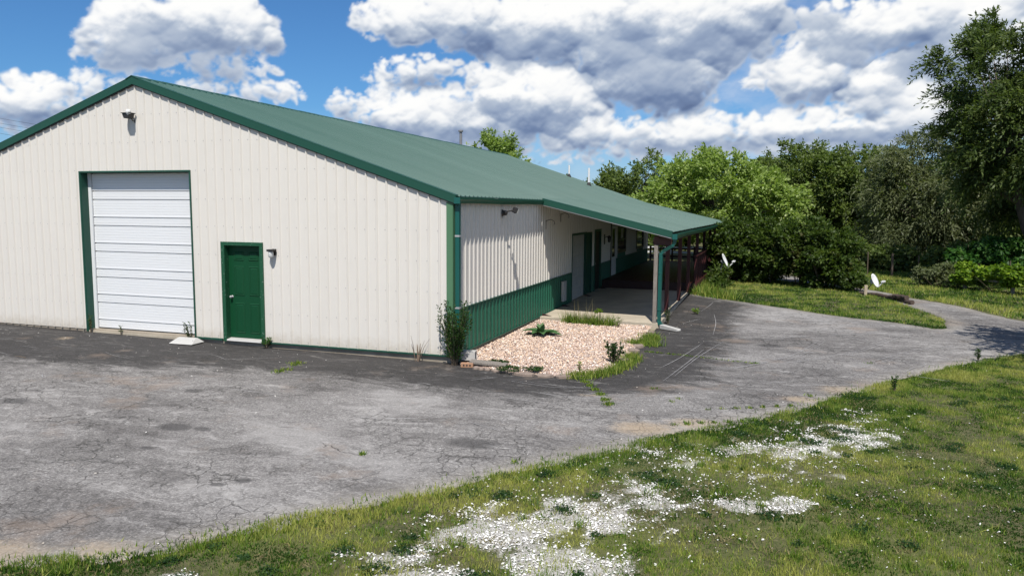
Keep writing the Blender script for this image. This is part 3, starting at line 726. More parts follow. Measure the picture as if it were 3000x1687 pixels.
for yy0, yy1 in ((5.94, LEN),):
    mb = MB(); a = (post_x(yy0), yy0); b = (post_x(yy1), yy1)
    mb.prism([(-.07, 0, 1.98), (.07, 0, 1.98), (.07, 0, 2.20), (-.07, 0, 2.20)], (a[0], a[1], 0), (b[0], b[1], 0)); mb.build('porch_beam', MATS['red_board'], barn)
MB().box(-.10, .36, -.018, .018, 1.985, 2.13, c=(3.10, 5.955, 0)).build('header_board', MATS['red_board'], barn)
MB().prism([(-.02, -.03, 0), (.02, -.03, 0), (.02, .03, 0), (-.02, .03, 0)], (3.15, 5.90, 1.72), (3.40, 5.90, 1.98)).build('knee_brace', MATS['dark_wood'], barn)
pf = MB().box(-.048, .048, -.048, .048, gz(3.1, 5.65)-.1, 1.985, c=(3.09, 5.88, 0)).build('porch_post', MATS['grey_wood'], barn, bevel=.006)
pf['label'] = 'bare weathered grey front porch post'
pm = MB().box(-.055, .055, -.055, .055, -.05, 1.985).mesh('porch_post', MATS['red_paint'])
for y in POSTS: link('porch_post', pm, None, barn, (post_x(y), y, 0))
# gutters
def gutter(x0, z0, y0, x1, z1, y1, n=14, sag=0.0):
    prof = [(0, .115), (0, .0), (.075, .0), (.095, .045), (.118, .075), (.122, .115), (.116, .115), (.110, .079), (.088, .05), (.07, .006), (.005, .006), (.005, .115)]
    mb = MB(); rows = []
    for i in range(n+1):
        t = i/n; ox = x0+(x1-x0)*t; oz = z0+(z1-z0)*t+sag*math.sin(t*math.pi*3)*.5; oy = y0+(y1-y0)*t
        rows.append([(ox+a, oy, oz+b) for a, b in prof])
    k = len(prof); vs = [p for r in rows for p in r]; fs = []
    for i in range(n):
        for j in range(k): fs.append((i*k+j, i*k+(j+1) % k, (i+1)*k+(j+1) % k, (i+1)*k+j))
    fs += [tuple(range(5, -1, -1)), tuple(n*k+j for j in range(6))]
    mb.add(vs, fs); return mb
gutter(.052, 2.975, -.055, .052, 2.985, 5.65, sag=.012).build('gutter', MATS['green_metal'], barn)
gutter(PX1+.02, PZ1-.165, PY0-.07, PX1+.02+drift(LEN), PZ1-.185, LEN+.05, 22, .02).build('gutter', MATS['green_metal'], barn)
mb = MB()
for (yy) in (2.05, 4.3): mb.box(.05, .178, yy-.012, yy+.012, 3.092, 3.097)
mb.build('gutter_strap', MATS['galvanised'], barn)
def boxtube(pts, w, d):
    mb = MB(); vs = []; pts = [Vector(p) for p in pts]
    for p in pts: vs.append(p)
    return mb.tube(pts, w*.7071, 4)
ds = boxtube([(.075, .055, 2.97), (.075, .055, 2.80), (.075, .055, 1.2), (.075, .055, .10), (.09, .02, .02), (.16, -.10, -.04)], .082, .082).build('downspout', MATS['downspout_teal'], barn)
for z in (2.35, .95): MB().box(.028, .122, .008, .102, z-.018, z+.018).build('strap', MATS['galvanised'], ds)
ds2 = boxtube([(3.57, 5.74, 2.17), (3.56, 5.74, 2.06), (3.51, 5.75, 1.98), (3.28, 5.86, 1.84), (3.215, 5.87, 1.76), (3.21, 5.87, .9), (3.21, 5.87, .05), (3.235, 5.84, -.02), (3.33, 5.76, -.055)], .078, .078).build('downspout', MATS['downspout_teal'], barn)
for z in (1.27, .33): MB().box(3.163, 3.257, 5.822, 5.918, z-.012, z+.012).build('strap', MATS['downspout_teal'], ds2)
MB().box(3.51, 3.635, 5.635, 5.648, 2.14, 2.275).build('gutter_end_cap', MATS['downspout_teal'], barn)
MB().box(.05, .172, -.079, -.057, 2.97, 3.09).build('gutter_end_cap', MATS['downspout_teal'], barn)

# screw heads: tiny, hundreds, one joined part
mb = MB()
def hexh(c, n, r=.0092):
    n = Vector(n); u = n.cross(Vector((0, 0, 1))).normalized(); w = Vector((0, 0, 1)); c = Vector(c)
    vs = [c+(u*math.cos(a)+w*math.sin(a))*r for a in [math.pi/3*k for k in range(6)]]+[c+n*.008+(u*math.cos(a)+w*math.sin(a))*r*.7 for a in [math.pi/3*k for k in range(6)]]
    mb.add(vs, [(k, (k+1) % 6, 6+(k+1) % 6, 6+k) for k in range(6)]+[tuple(range(6, 12))])
for i in range(-33, 33):
    x = XR0+R9*i-.045
    for z in (.06, .62, 1.24, 1.85, 2.455, 3.05, 3.67, 4.29, 4.9):
        zz = z+random.uniform(-.012, .012)
        if zz < rakez(x)-.1 and not (GAR[0]-.03 < x < GAR[1]+.03 and zz < GAR[2]+.05) and not (ENT[0]-.05 < x < ENT[1]+.05 and zz < ENT[2]+.05): hexh((x, 0, zz), (0, -1, 0))
for i in range(0, 40):
    for z in (.06, .62, 1.24, 1.85, 2.455):
        hexh((0.002, YR0+R9*i+.045, z), (1, 0, 0))
scr = mb.build('screw_heads', MATS['galvanised'], barn); scr['kind'] = 'stuff'

# roll-up door
gd = empty('garage_door', (0, 0, 0)); gd.parent = barn; gd['label'] = 'white ribbed roll-up door with green jambs'
yd = .215; nsec = 6; hs = (GAR[2]+.0)/nsec
pr = []   # (z, out) one section: wide fluted field, then a thinner one
def sec_profile():
    p = [(0, -.022), (.010, -.022), (.016, .012)]
    for z in (.060, .120, .165): p += [(z, .012), (z+.004, .007), (z+.010, .012)]
    p += [(.184, .012), (.190, -.022), (.204, -.022), (.210, .016)]
    for z in (.262, .322, .382, .442, .502, .56): p += [(z, .012), (z+.004, .007), (z+.010, .012)]
    p += [(hs-.014, .012), (hs-.008, -.022), (hs, -.022)]
    return p
mb = MB(); sp = sec_profile(); x0, x1 = GAR[0]+.10, GAR[1]-.012
for (za, da), (zb_, db) in zip(sp, sp[1:]): mb.add([(x0, yd-da, za), (x1, yd-da, za), (x1, yd-db, zb_), (x0, yd-db, zb_)], [(0, 1, 2, 3)])
me = mb.mesh('door_section', MATS['white_paint'])
for k in range(nsec): link('door_section', me, None, gd, (0, 0, .01+k*(hs-.003)))
MB().box(GAR[0]-.035, GAR[0]+.0, -.036, .24, -.05, GAR[2]).box(GAR[0]+.0005, GAR[0]+.012, -.02, .24, -.05, GAR[2]).build('jamb', MATS['trim_green'], gd)
MB().box(GAR[1]-.010, GAR[1]+.018, -.030, .24, -.02, GAR[2]).build('jamb', MATS['trim_green'], gd)
MB().box(GAR[0]-.035, GAR[1]+.018, -.036, .24, GAR[2]+.001, GAR[2]+.035).build('lintel', MATS['trim_green'], gd)
MB().box(GAR[0]+.0125, GAR[0]+.095, .165, .20, -.02, GAR[2]-.003).build('door_stop', MATS['white_paint'], gd)
MB().box(GAR[0], GAR[1], .20, .203, -.05, .01).build('weather_strip', MATS['black_rubber'], gd)
MB().box(GAR[0]+.02, GAR[1]-.02, -.02, .30, -.35, -.022).build('sill', MATS['concrete'], gd)
MB().box(GAR[0]-.1, GAR[1]+.1, .26, .28, -.3, GAR[2]+.2).build('door_backing', MATS['dark_metal'], gd)
# entry door
ed = empty('entry_door', (0, 0, 0)); ed.parent = barn; ed['label'] = 'green six-panel entry door with peeling frame'
e0, e1, et = ENT
mb = MB(); mb.box(e0-.005, e0+.085, -.034, .015, -.04, et); mb.box(e1-.075, e1+.005, -.034, .015, -.04, et); mb.box(e0+.0855, e1-.0755, -.034, .015, et-.075, et)
mb.box(e0+.02, e0+.0845, .0155, .15, -.02, et-.03); mb.box(e1-.0745, e1-.02, .0155, .15, -.02, et-.03); mb.box(e0+.0855, e1-.0755, .0155, .15, et-.074, et-.03)
mb.build('frame', MATS['frame_green'], ed)
MB().box(e0+.0855, e1-.0755, .105, .14, .035, et-.075).build('door_leaf', MATS['door_green'], ed)
dw = e1-e0-.161; xl = e0+.0855
for (px0, px1) in ((.16, .44), (.58, .86)):
    for (pz0, pz1) in ((.14, .80), (.96, 1.60), (1.72, 1.92)):
        a0, a1 = xl+dw*px0, xl+dw*px1; mb = MB(); y = .1045
        o_ = [(a0, y, pz0), (a1, y, pz0), (a1, y, pz1), (a0, y, pz1)]; i1 = [(a0+.022, y+.014, pz0+.022), (a1-.022, y+.014, pz0+.022), (a1-.022, y+.014, pz1-.022), (a0+.022, y+.014, pz1-.022)]
        # raised field on a sunk border, set proud of the leaf
        b0 = [(a0, y-.001, pz0), (a1, y-.001, pz0), (a1, y-.001, pz1), (a0, y-.001, pz1)]
        b1 = [(a0+.016, y-.013, pz0+.016), (a1-.016, y-.013, pz0+.016), (a1-.016, y-.013, pz1-.016), (a0+.016, y-.013, pz1-.016)]
        b2 = [(a0+.03, y-.003, pz0+.03), (a1-.03, y-.003, pz0+.03), (a1-.03, y-.003, pz1-.03), (a0+.03, y-.003, pz1-.03)]
        b3 = [(a0+.05, y-.011, pz0+.05), (a1-.05, y-.011, pz0+.05), (a1-.05, y-.011, pz1-.05), (a0+.05, y-.011, pz1-.05)]
        mb.add(b0+b1+b2+b3, [(r*4+i, r*4+(i+1) % 4, r*4+4+(i+1) % 4, r*4+4+i) for r in range(3) for i in range(4)]+[(12, 13, 14, 15)])
        mb.build('raised_panel', MATS['door_green'], ed)
MB().lathe([(0, 0), (.032, 0), (.032, .006), (.012, .01), (.012, .035), (.026, .045), (.03, .06), (.022, .075), (0, .078)], 14, (xl+.07, .1045, .93), Matrix.Rotation(math.pi/2, 3, 'X')).build('knob', MATS['galvanised'], ed, True)
MB().prism([(0, -.045, -.02), (0, .14, -.02), (0, .14, .032), (0, -.03, .008)], (e0+.086, 0, 0), (e1-.076, 0, 0)).build('threshold', MATS['dull_white'], ed)
MB().box(e0, e1, .16, .17, -.1, et).build('door_backing', MATS['dark_metal'], ed)

# doors and windows under the porch
def side_box(mb, y0, y1, z0, z1, xa, xb): return mb.box(xa, xb, y0, y1, z0, z1)
pd = empty('panel_door', (0, 0, 0)); pd.parent = barn; pd['label'] = 'white panelled overhead door under the porch'
for k in range(6):
    z0 = -.02+k*.345
    side_box(MB(), 9.42, 11.28, z0+.003, z0+.342, -.09, -.055).build('door_section', MATS['dull_white'], pd)
mb = MB()
for k in range(6):
    for j in range(4): mb.box(-.0545, -.047, 9.42+.06+j*.46, 9.42+.06+j*.46+.36, -.02+k*.345+.07, -.02+k*.345+.28)
rp = mb.build('raised_panels', MATS['dull_white'], pd); rp['kind'] = 'stuff'
mb = MB(); mb.box(-.10, .03, 9.335, 9.40, -.05, 2.11); mb.box(-.10, .03, 11.285, 11.345, -.05, 2.11); mb.box(-.10, .03, 9.4005, 11.2845, 2.045, 2.11); mb.build('frame', MATS['trim_green'], pd)
sd = empty('side_door', (0, 0, 0)); sd.parent = barn; sd['label'] = 'dark green plain door beside the panelled door'
MB().box(-.06, -.02, 11.36, 12.10, -.02, 2.05).build('door_leaf', MATS['trim_green'], sd)
MB().box(-.06, .03, 12.1, 12.16, -.04, 2.09).box(-.06, .03, 11.3455, 12.0995, 2.03, 2.09).build('frame', MATS['trim_green'], sd)
bd = empty('side_door', (0, 0, 0)); bd.parent = barn; bd['label'] = 'narrow dark door beside the wall lantern'
MB().box(-.07, -.03, 12.74, 13.62, -.02, 2.08).build('door_leaf', MATS['dark_metal'], bd)
MB().box(-.07, .03, 12.64, 12.73, -.04, 2.16).box(-.07, .03, 13.63, 13.70, -.04, 2.16).box(-.07, .03, 12.7305, 13.6295, 2.09, 2.16).build('frame', MATS['trim_green'], bd)
MB().lathe([(0, 0), (.025, 0), (.025, .02), (.03, .05), (0, .06)], 10, (-.029, 12.82, .95), Matrix.Rotation(math.pi/2, 3, 'Y')).build('handle', MATS['galvanised'], bd)
stD = empty('storm_door', (0, 0, 0)); stD.parent = barn; stD['label'] = 'white storm door with tall dark glass'
mb = MB(); mb.box(-.03, .025, 15.65, 16.58, .29, 1.0); mb.box(-.03, .025, 15.65, 15.76, 1.0005, 2.2); mb.box(-.03, .025, 16.47, 16.58, 1.0005, 2.2); mb.box(-.03, .025, 15.7605, 16.4695, 2.1, 2.2); mb.build('door_leaf', MATS['white_paint'], stD)
MB().box(-.01, .0, 15.7605, 16.4695, 1.0005, 2.0995).build('glass', MATS['dark_glass'], stD)
MB().box(.022, .05, 15.45, 15.52, .3, 2.6).build('conduit', MATS['dark_metal'], barn)
for (w0, w1, z0, z1) in ((16.95, 18.75, 1.15, 2.10), (21.65, 23.6, 1.10, 1.85)):
    wd = empty('window', (0, 0, 0)); wd.parent = barn
    mb = MB(); t = .07
    mb.box(-.03, .03, w0-t, w0+.03, z0-t, z1+t); mb.box(-.03, .03, w1-.03, w1+t, z0-t, z1+t); mb.box(-.03, .03, w0+.0305, w1-.0305, z0-t, z0+.03); mb.box(-.03, .03, w0+.0305, w1-.0305, z1-.03, z1+t)
    mb.box(-.02, .02, w0+.0305, w1-.0305, (z0+z1)/2-.02, (z0+z1)/2+.02)
    mb.build('frame', MATS['dark_metal'], wd)
    MB().box(-.02, -.01, w0+.0305, w1-.0305, z0+.0305, z1-.0305).build('pane', MATS['dark_glass'], wd)
    if w0 < 17: MB().box(-.008, -.004, 17.75, 18.25, 1.68, 2.06).build('paper_notice', MATS['dull_white'], wd)
MB().box(.022, .10, 8.10, 8.44, .14, .74).build('meter_cover', MATS['dull_white'], barn, bevel=.01)
# pipes through the roof
def pipe(name, x, y, r, h, mat, cap=False, lab=None):
    z = roofz(x) if x > XM else roofz(-W2-x)
    o = MB().tube([(0, 0, -.1), (0, 0, h)], r, 12).build(name, mat, barn, smooth=False, loc=(x, y, z)); o['label'] = lab
    MB().lathe([(r*2.6, -.03), (r*2.2, .05), (r*1.15, .14), (r*1.01, .16)], 12).build('flashing', MATS['black_rubber'], o)
    if cap: MB().lathe([(r*1.0, h-.02), (r*1.75, h-.0), (r*1.75, h+.07), (r*.3, h+.10), (0, h+.10)], 12).build('cap', mat, o)
pipe('vent_pipe', -3.95, 24.35, .047, .60, MATS['white_plastic'], lab='shorter white plastic vent pipe near the far gable')
pipe('vent_pipe', -2.45, 22.3, .052, .84, MATS['white_plastic'], lab='taller white plastic vent pipe')
pipe('flue_pipe', -8.15, 20.1, .065, .92, MATS['grey_pipe'], True, 'grey metal flue with flared cap behind the ridge')

# slab, deck
sl_o = MB().box(0.03, 3.22, 5.83, 13.88, -.35, -.004).build('porch_slab', MATS['concrete'], bevel=.012); tag(sl_o, 'pale concrete porch slab in front of the doors', kind='structure')
deck = empty('wooden_deck', (1.7, 19.5, 0)); tag(deck, 'dark red wooden deck with railing at the far end of the porch', 'deck')
def dk(mb, name, mat, **k):
    o = mb.build(name, mat, deck, **k); o.location = (-1.7, -19.5, 0); return o
for k in range(22):
    x0 = .05+k*.153; dk(MB().box(x0, x0+.146, 13.92, 25.6, .245, .28), 'deck_board', MATS['red_paint'])
dk(MB().box(.05, 3.42, 13.885, 13.915, -.03, .278), 'fascia', MATS['dark_wood'])
dk(MB().box(3.422, 3.45, 13.885, 25.6, -.1, .27), 'fascia', MATS['red_paint'])
for y in (14.1, 15.1, 16.1, 17.2, 18.2, 19.2, 20.4, 21.4, 22.4, 23.6, 24.5, 25.5):
    dk(MB().box(3.33, 3.42, y-.045, y+.045, .28, 1.22), 'railing_post', MATS['red_paint'])
dk(MB().box(3.30, 3.45, 14.0, 25.6, 1.22, 1.26), 'handrail', MATS['red_paint'])
for y in np.arange(14.35, 25.4, .32): dk(MB().box(3.36, 3.40, y-.018, y+.018, .30, 1.21), 'baluster', MATS['red_paint'])
for z in (.89, .50): dk(MB().box(.05, 3.40, 25.50, 25.54, z-.045, z+.045), 'rear_rail', MATS['dark_wood'])
for x in (.1, 1.2, 2.3, 3.35): dk(MB().box(x-.045, x+.045, 25.5405, 25.62, -.1, 1.0), 'railing_post', MATS['dark_wood'])

# ------------------------------------------------------------------ lamps on the walls
def flood_gable():
    r = empty('floodlight', (-7.66, -.02, 4.86)); tag(r, 'dark hooded floodlight high on the gable above the roll-up door', 'floodlight')
    mb = MB(); mb.prism([(-.19, -.30, .06), (.12, -.30, .06), (.08, -.30, -.10), (-.12, -.30, -.10)], (0, 0, 0), (0, .22, .0))
    mb.build('hood', MATS['dark_metal'], r, bevel=.012)
    MB().box(-.20, .14, -.33, -.05, .061, .078).build('hood_lip', MATS['dark_metal'], r)
    MB().lathe([(0, .1), (.05, .09), (.085, .03), (.08, -.02), (.03, -.10), (0, -.11)], 12, (.06, -.27, .09)).build('photocell', MATS['lamp_glass'], r, True)
    MB().tube([(.06, -.16, -.10), (.06, -.10, -.17), (.06, .0, -.17)], .014, 8).build('bracket', MATS['dark_metal'], r)
    MB().box(.02, .10, .0, .02, -.22, -.12).build('wall_plate', MATS['dark_metal'], r)
    r.scale = (.68, .68, .68)
flood_gable()
def flood_side():
    r = empty('floodlight', (.02, 2.76, 2.78)); tag(r, 'dark motion floodlight on the shaded side wall under the gutter', 'floodlight')
    MB().lathe([(0, .0), (.075, 0), (.075, .02), (.06, .05), (.055, .11), (.03, .13), (0, .13)], 14, (0, 0, 0), Matrix.Rotation(math.pi/2, 3, 'Y')).build('wall_base', MATS['dark_metal'], r)
    MB().lathe([(0, -.004), (.105, -.004), (.105, .012), (.07, .014)], 16, (0, 0, -.02), Matrix.Rotation(math.pi/2, 3, 'Y')).build('mount_plate', MATS['dull_white'], r)
    MB().tube([(.10, .02, .03), (.17, .08, .05), (.24, .12, .06)], .018, 8).build('arm', MATS['dark_metal'], r)
    rot = Matrix.Rotation(.5, 3, 'Z') @ Matrix.Rotation(.45, 3, 'Y')
    MB().box(-.05, .05, -.09, .09, -.06, .07, rot, (.27, .13, .06)).build('lamp_head', MATS['dark_metal'], r, bevel=.012)
    MB().box(.051, .056, -.08, .08, -.05, .06, rot, (.27, .13, .06)).build('lens', MATS['lamp_glass'], r)
flood_side()
def wall_lantern():
    r = empty('wall_lantern', (-4.08, -.02, 1.93)); tag(r, 'small black jar lantern on the cream wall right of the green door', 'wall lamp')
    MB().box(-.055, .055, -.012, .018, -.07, .09).build('back_plate', MATS['dark_metal'], r)
    MB().box(-.10, .08, -.19, -.0125, .03, .085).build('cap', MATS['dark_metal'], r, bevel=.01)
    MB().lathe([(0, .03), (.062, .03), (.066, 0), (.066, -.10), (.045, -.125), (0, -.13)], 14, (-.02, -.11, .0)).build('glass_jar', MATS['lamp_glass'], r, True); r.scale = (.82, .82, .82)
wall_lantern()
def sconce():
    r = empty('wall_sconce', (.02, 14.25, 1.82)); tag(r, 'dark carriage sconce on the wall under the porch', 'wall lamp')
    MB().box(0, .02, -.06, .06, -.25, .12).build('back_plate', MATS['dark_metal'], r)
    MB().tube([(.02, 0, 0), (.14, 0, .05), (.18, 0, .02)], .012, 6).build('arm', MATS['dark_metal'], r)
    MB().lathe([(.0, .10), (.08, .02), (.06, -.0), (.05, -.16), (0, -.18)], 8, (.18, 0, 0)).build('shade', MATS['dark_metal'], r)
sconce()
PL = [(2.0, 7.3), (2.0, 9.6), (2.0, 12.4), (2.0, 16.5)]
pl0 = None
for i, (x, y) in enumerate(PL):
    z = PZ0+sl*x-.012
    if pl0 is None:
        pl0 = empty('porch_light', (x, y, z)); MB().lathe([(0, -.03), (.09, -.03), (.09, -.05), (.03, -.06), (.03, -.12), (0, -.12)], 12).build('base', MATS['dull_white'], pl0)
        MB().lathe([(0, -.12), (.05, -.13), (.06, -.18), (.03, -.23), (0, -.235)], 10).build('bulb', MATS['lamp_glass'], pl0, True)
        MB().tube([(0, 0, 0), (0, 0, -.03)], .02, 8).build('stem', MATS['dark_metal'], pl0); o = pl0
    else: o = copy_tree(pl0); o.location = (x, y, z)
    tag(o, ['white porch ceiling light nearest the porch front', 'second white porch ceiling light from the front, before the panelled door', 'third white porch ceiling light, by the wall sconce', 'white porch ceiling light farthest back, over the deck'][i], 'ceiling light', 'lights under the porch roof')
hk = None
for i, (x, y) in enumerate(((.03, 6.35, ), (.03, 7.9))):
    if hk is None:
        hk = empty('plant_hook', (x, y, 2.45)); MB().box(0, .012, -.012, .012, -.12, .12).build('back_plate', MATS['dark_metal'], hk)
        MB().tube([(.012, 0, .10), (.12, .02, .14), (.22, .02, .10), (.25, .02, .03), (.22, .02, .0)], .009, 6).build('arm', MATS['dark_metal'], hk); o = hk
    else: o = copy_tree(hk); o.location = (x, y, 2.62)
    tag(o, ['dark plant hook on the wall at the porch front', 'dark plant hook farther in under the porch roof'][i], 'hook', 'plant hooks on the porch wall')

# ------------------------------------------------------------------ gravel bed
BED = [(0.03, 0.30), (0.25, -.16), (0.97, -0.33), (1.71, -0.46), (2.45, -0.44), (2.85, -0.10), (3.06, 0.84), (3.10, 2.35), (3.10, 4.4), (3.06, 5.69), (.03, 5.69)]
def bed():
    b = catmull(BED[:-2], 4)+BED[-2:]
    gx, gy = np.meshgrid(np.arange(0, 3.2, .2), np.arange(-.6, 5.7, .2)); gx = gx.ravel(); gy = gy.ravel(); k = inpoly(gx, gy, b) & (polydist(gx, gy, b) > .08)
    al = [Vector(p) for p in b]+[Vector(p) for p in zip(gx[k], gy[k])]
    vs, _, fs, *_ = delaunay_2d_cdt(al, [(i, (i+1) % len(b)) for i in range(len(b))], [], 1, 1e-5)
    x = np.array([v.x for v in vs]); y = np.array([v.y for v in vs]); dd = polydist(x, y, b[:-3], False)
    z = G(x, y)+.03+.05*sstep(0, .5, dd)+(fbm(x*2, y*2, 3)-.5)*.03
    me = bpy.data.meshes.new('gravel_bed'); me.from_pydata(np.column_stack([x, y, z]).tolist(), [], [tuple(f) for f in fs]); me.materials.append(MATS['bed_base'])
    o = link('gravel_bed', me); tag(o, 'pink gravel bed between the barn wall and the drive', kind='structure')
    return b
BEDP = bed()
OCT = np.array([(1, 0, 0), (0, 1, 0), (-1, 0, 0), (0, -1, 0), (0, 0, 1), (0, 0, -1)], float)
OCTF = [(0, 1, 4), (1, 2, 4), (2, 3, 4), (3, 0, 4), (1, 0, 5), (2, 1, 5), (3, 2, 5), (0, 3, 5)]
def stones(name, x, y, z, size, mat, flat=.55, under=True, var=.35):
    n = len(x); a = RNG.uniform(0, 6.28, n); s = size*np.clip(np.exp(RNG.normal(-.1, var, n)), .35, 1.6)
    P = np.empty((n, 6, 3)); j = RNG.uniform(.65, 1.2, (n, 6))
    tl = RNG.normal(0, .35, (n, 2))
    for k in range(6):
        vx, vy, vz = OCT[k]; X = (vx*np.cos(a)-vy*np.sin(a)*.75)*s*j[:, k]; Y = (vx*np.sin(a)+vy*np.cos(a)*.75)*s*j[:, k]; Z = vz*s*flat*j[:, k]+X*tl[:, 0]+Y*tl[:, 1]
        P[:, k] = np.stack([x+X, y+Y, z+Z+s*flat*.3], -1)
    F = OCTF if under else OCTF[:4]
    V = P[:, np.array(F).ravel()].reshape(-1, 3)
    t = np.repeat(RNG.uniform(0, 1, n), len(F)*3)
    return link(name, np_mesh(name, V, 3, mat, {'tint': t}))
n = 36000; x = RNG.uniform(0, 3.3, n); y = RNG.uniform(-.6, 5.7, n); k = inpoly(x, y, BEDP); x, y = x[k], y[k]
z = G(x, y)+.03+.05*sstep(0, .5, polydist(x, y, BEDP[:-3], False))+(fbm(x*2, y*2, 3)-.5)*.03
tag(stones('gravel', x, y, z, .0165, MATS['pink_gravel'], under=False, var=.45), 'loose pink and cream river gravel filling the bed', 'gravel', kind='stuff')
# flat edging stones
ST = [(1.15, -.42, .22, .11, .1), (1.62, -.55, .24, .12, -.05), (2.02, -.55, .17, .11, .05), (2.36, -.50, .16, .11, .3), (2.68, -.36, .17, .10, .7), (3.12, 2.5, .13, .20, .1), (3.14, 3.05, .12, .16, -.1), (3.12, 4.55, .13, .15, .2), (3.10, 5.0, .15, .14, 0), (3.14, 1.35, .10, .2, .0)]
sn = ['dark edging stone at the plank end, left front of the gravel bed', 'long flat edging stone in the middle of the bed front', 'flat edging stone just left of the pinkish front one', 'pinkish flat edging stone at the front of the bed', 'edging stone at the rounded front corner of the bed', 'flat edging stone halfway up the right side of the bed', 'edging stone between the two grass tufts right of the bed', 'edging stone just in front of the grey porch post', 'square edging stone against the grey porch post foot', 'low edging stone hidden in the grass strip right of the bed']
for i, (x, y, a, b, rz) in enumerate(ST):
    mb = MB(); m = 9; ring = [(math.cos(2*math.pi*k/m)*a*random.uniform(.8, 1.12), math.sin(2*math.pi*k/m)*b*random.uniform(.8, 1.12)) for k in range(m)]
    vs = [(px, py, -.05) for px, py in ring]+[(px, py, .022+random.uniform(-.008, .008)) for px, py in ring]+[(px*.85, py*.85, .036+random.uniform(-.010, .010)) for px, py in ring]
    mb.add(vs, [(k, (k+1) % m, m+(k+1) % m, m+k) for k in range(m)]+[(m+k, m+(k+1) % m, 2*m+(k+1) % m, 2*m+k) for k in range(m)]+[tuple(range(2*m, 3*m))])
    o = mb.build('edging_stone', MATS['flat_stone'], loc=(x, y, gz(x, y)+.03)); o.rotation_euler = (random.uniform(-.06, .06), random.uniform(-.06, .06), rz)
    tag(o, sn[i], 'stone', 'edging stones round the gravel bed')

# white lawn gravel
n = 190000; x = RNG.uniform(.8, 9, n); y = RNG.uniform(-9.2, -.5, n); gm = gravel_mask(x, y)
k = ((RNG.uniform(0, 1, n) < np.clip(gm*1.05-.08, 0, .85)**1.5*np.clip(.16+4.2*(fbm(x*6.5, y*6.5, 431, 4)-.40), 0, 1)) | (RNG.uniform(0, 1, n) < .075*np.exp(-(((x-4.9)*.94+(y+4.7)*.34)/2.6)**2-((-(x-4.9)*.34+(y+4.7)*.94)/1.5)**2)*(fbm(x*3, y*3, 71) > .47))) & ~inpoly(x, y, DRIVE); x, y = x[k], y[k]
tag(stones('white_gravel', x, y, G(x, y)+.004, .0118, MATS['white_gravel'], under=False, var=.5), 'white crushed stone showing through the lawn', 'gravel', kind='stuff')
# grit on the asphalt
n = 1500; x = RNG.uniform(-12, 9, n); y = RNG.uniform(-9, 8, n); k = inpoly(x, y, DRIVE) & ((RNG.uniform(0, 1, n) < .35) | (polydist(x, y, GRASS_EDGE, False) < .5) | (polydist(x, y, [(-12, 0), (3.3, -.5), (3.3, 5)], False) < 1.2)); x, y = x[k], y[k]
tag(stones('grit', x, y, G(x, y)+.02, .011, MATS['debris'], under=False), 'scattered pale grit and small stones on the asphalt', 'grit', kind='stuff')

# ------------------------------------------------------------------ scuff marks on the drive (flush paint-thin traces)
def scuffs():
    mb = MB()
    def stroke(pts, w=.02):
        c = catmull(pts, 6); n = len(c); prev = None
        for i, (px, py) in enumerate(c):
            a = c[max(i-1, 0)]; b = c[min(i+1, n-1)]; d = Vector((b[0]-a[0], b[1]-a[1])); d.normalize(); ww = w*(.3+.7*math.sin(math.pi*(i+.5)/n))*random.uniform(.6, 1.2)
            l = (px-d.y*ww, py+d.x*ww, DZ(px, py)+.012+dzf(px-d.y*ww, py+d.x*ww)); r = (px+d.y*ww, py-d.x*ww, DZ(px, py)+.012+dzf(px+d.y*ww, py-d.x*ww))
            if prev: mb.add([prev[0], prev[1], r, l], [(0, 1, 2, 3)])
            prev = (l, r)
    def dzf(x, y): return float((fbm(np.array([x*.35]), np.array([y*.35]), 21)[0]-.5)*.05*sstep(.3, 2, polydist(np.array([x]), np.array([y]), [(-26, 0), (3.2, 0), (3.2, 13.5)], False))[0])
    rr = random.Random(5)
    for base in [[(4.1, -.2), (4.35, 1.6), (4.55, 3.2)], [(4.25, .3), (4.5, 2.2), (4.9, 4.4)], [(3.9, .9), (4.15, 2.0), (4.45, 3.9)], [(4.6, 5.2), (4.55, 7.0), (4.4, 8.6)], [(4.0, 9.0), (4.15, 10.4), (4.2, 11.3)], [(3.7, 6.6), (4.1, 7.6)],
                 [(5.3, 4.6), (7.2, 6.0), (9.0, 7.0)], [(6.0, 2.0), (7.8, 4.2), (9.2, 7.2)], [(5.2, 7.2), (6.8, 8.2), (8.6, 8.4)], [(7.5, 2.4), (9, 4.8), (10.2, 5.6)], [(5.0, 1.0), (6.2, 2.8), (7.0, 5.2)], [(6.6, 6.6), (7.5, 6.2), (8.4, 4.8)],
                 [(1.5, -1.1), (2.4, -1.3), (3.1, -1.1)], [(1.0, -1.2), (1.25, -.95)], [(8.6, 8.6), (8.8, 7.6)]]:
        stroke(base, .006); 
        if rr.random() < .6: stroke([(x+rr.uniform(-.15, .15), y+rr.uniform(-.15, .15)) for x, y in base], .004)
    for _ in range(46):
        x, y = rr.uniform(4.6, 9.5), rr.uniform(-.5, 8.3)
        if not inpoly(np.array([x]), np.array([y]), DRIVE)[0]: continue
        a = rr.gauss(.45, .5); L = rr.uniform(.3, 1.3); stroke([(x, y), (x+math.cos(a)*L*.5+rr.uniform(-.1, .1), y+math.sin(a)*L*.5), (x+math.cos(a)*L, y+math.sin(a)*L)], rr.uniform(.003, .007))
    for _ in range(26):
        x, y = rr.uniform(-11, 3), rr.uniform(-4.2, -.6); a = rr.gauss(.1, .4); L = rr.uniform(.3, 1.2); stroke([(x, y), (x+math.cos(a)*L*.5, y+math.sin(a)*L*.5+rr.uniform(-.08, .08)), (x+math.cos(a)*L, y+math.sin(a)*L)], rr.uniform(.003, .007))
    o = mb.build('scuff_marks', MATS['scuff'], drive); o['kind'] = 'stuff'
scuffs()

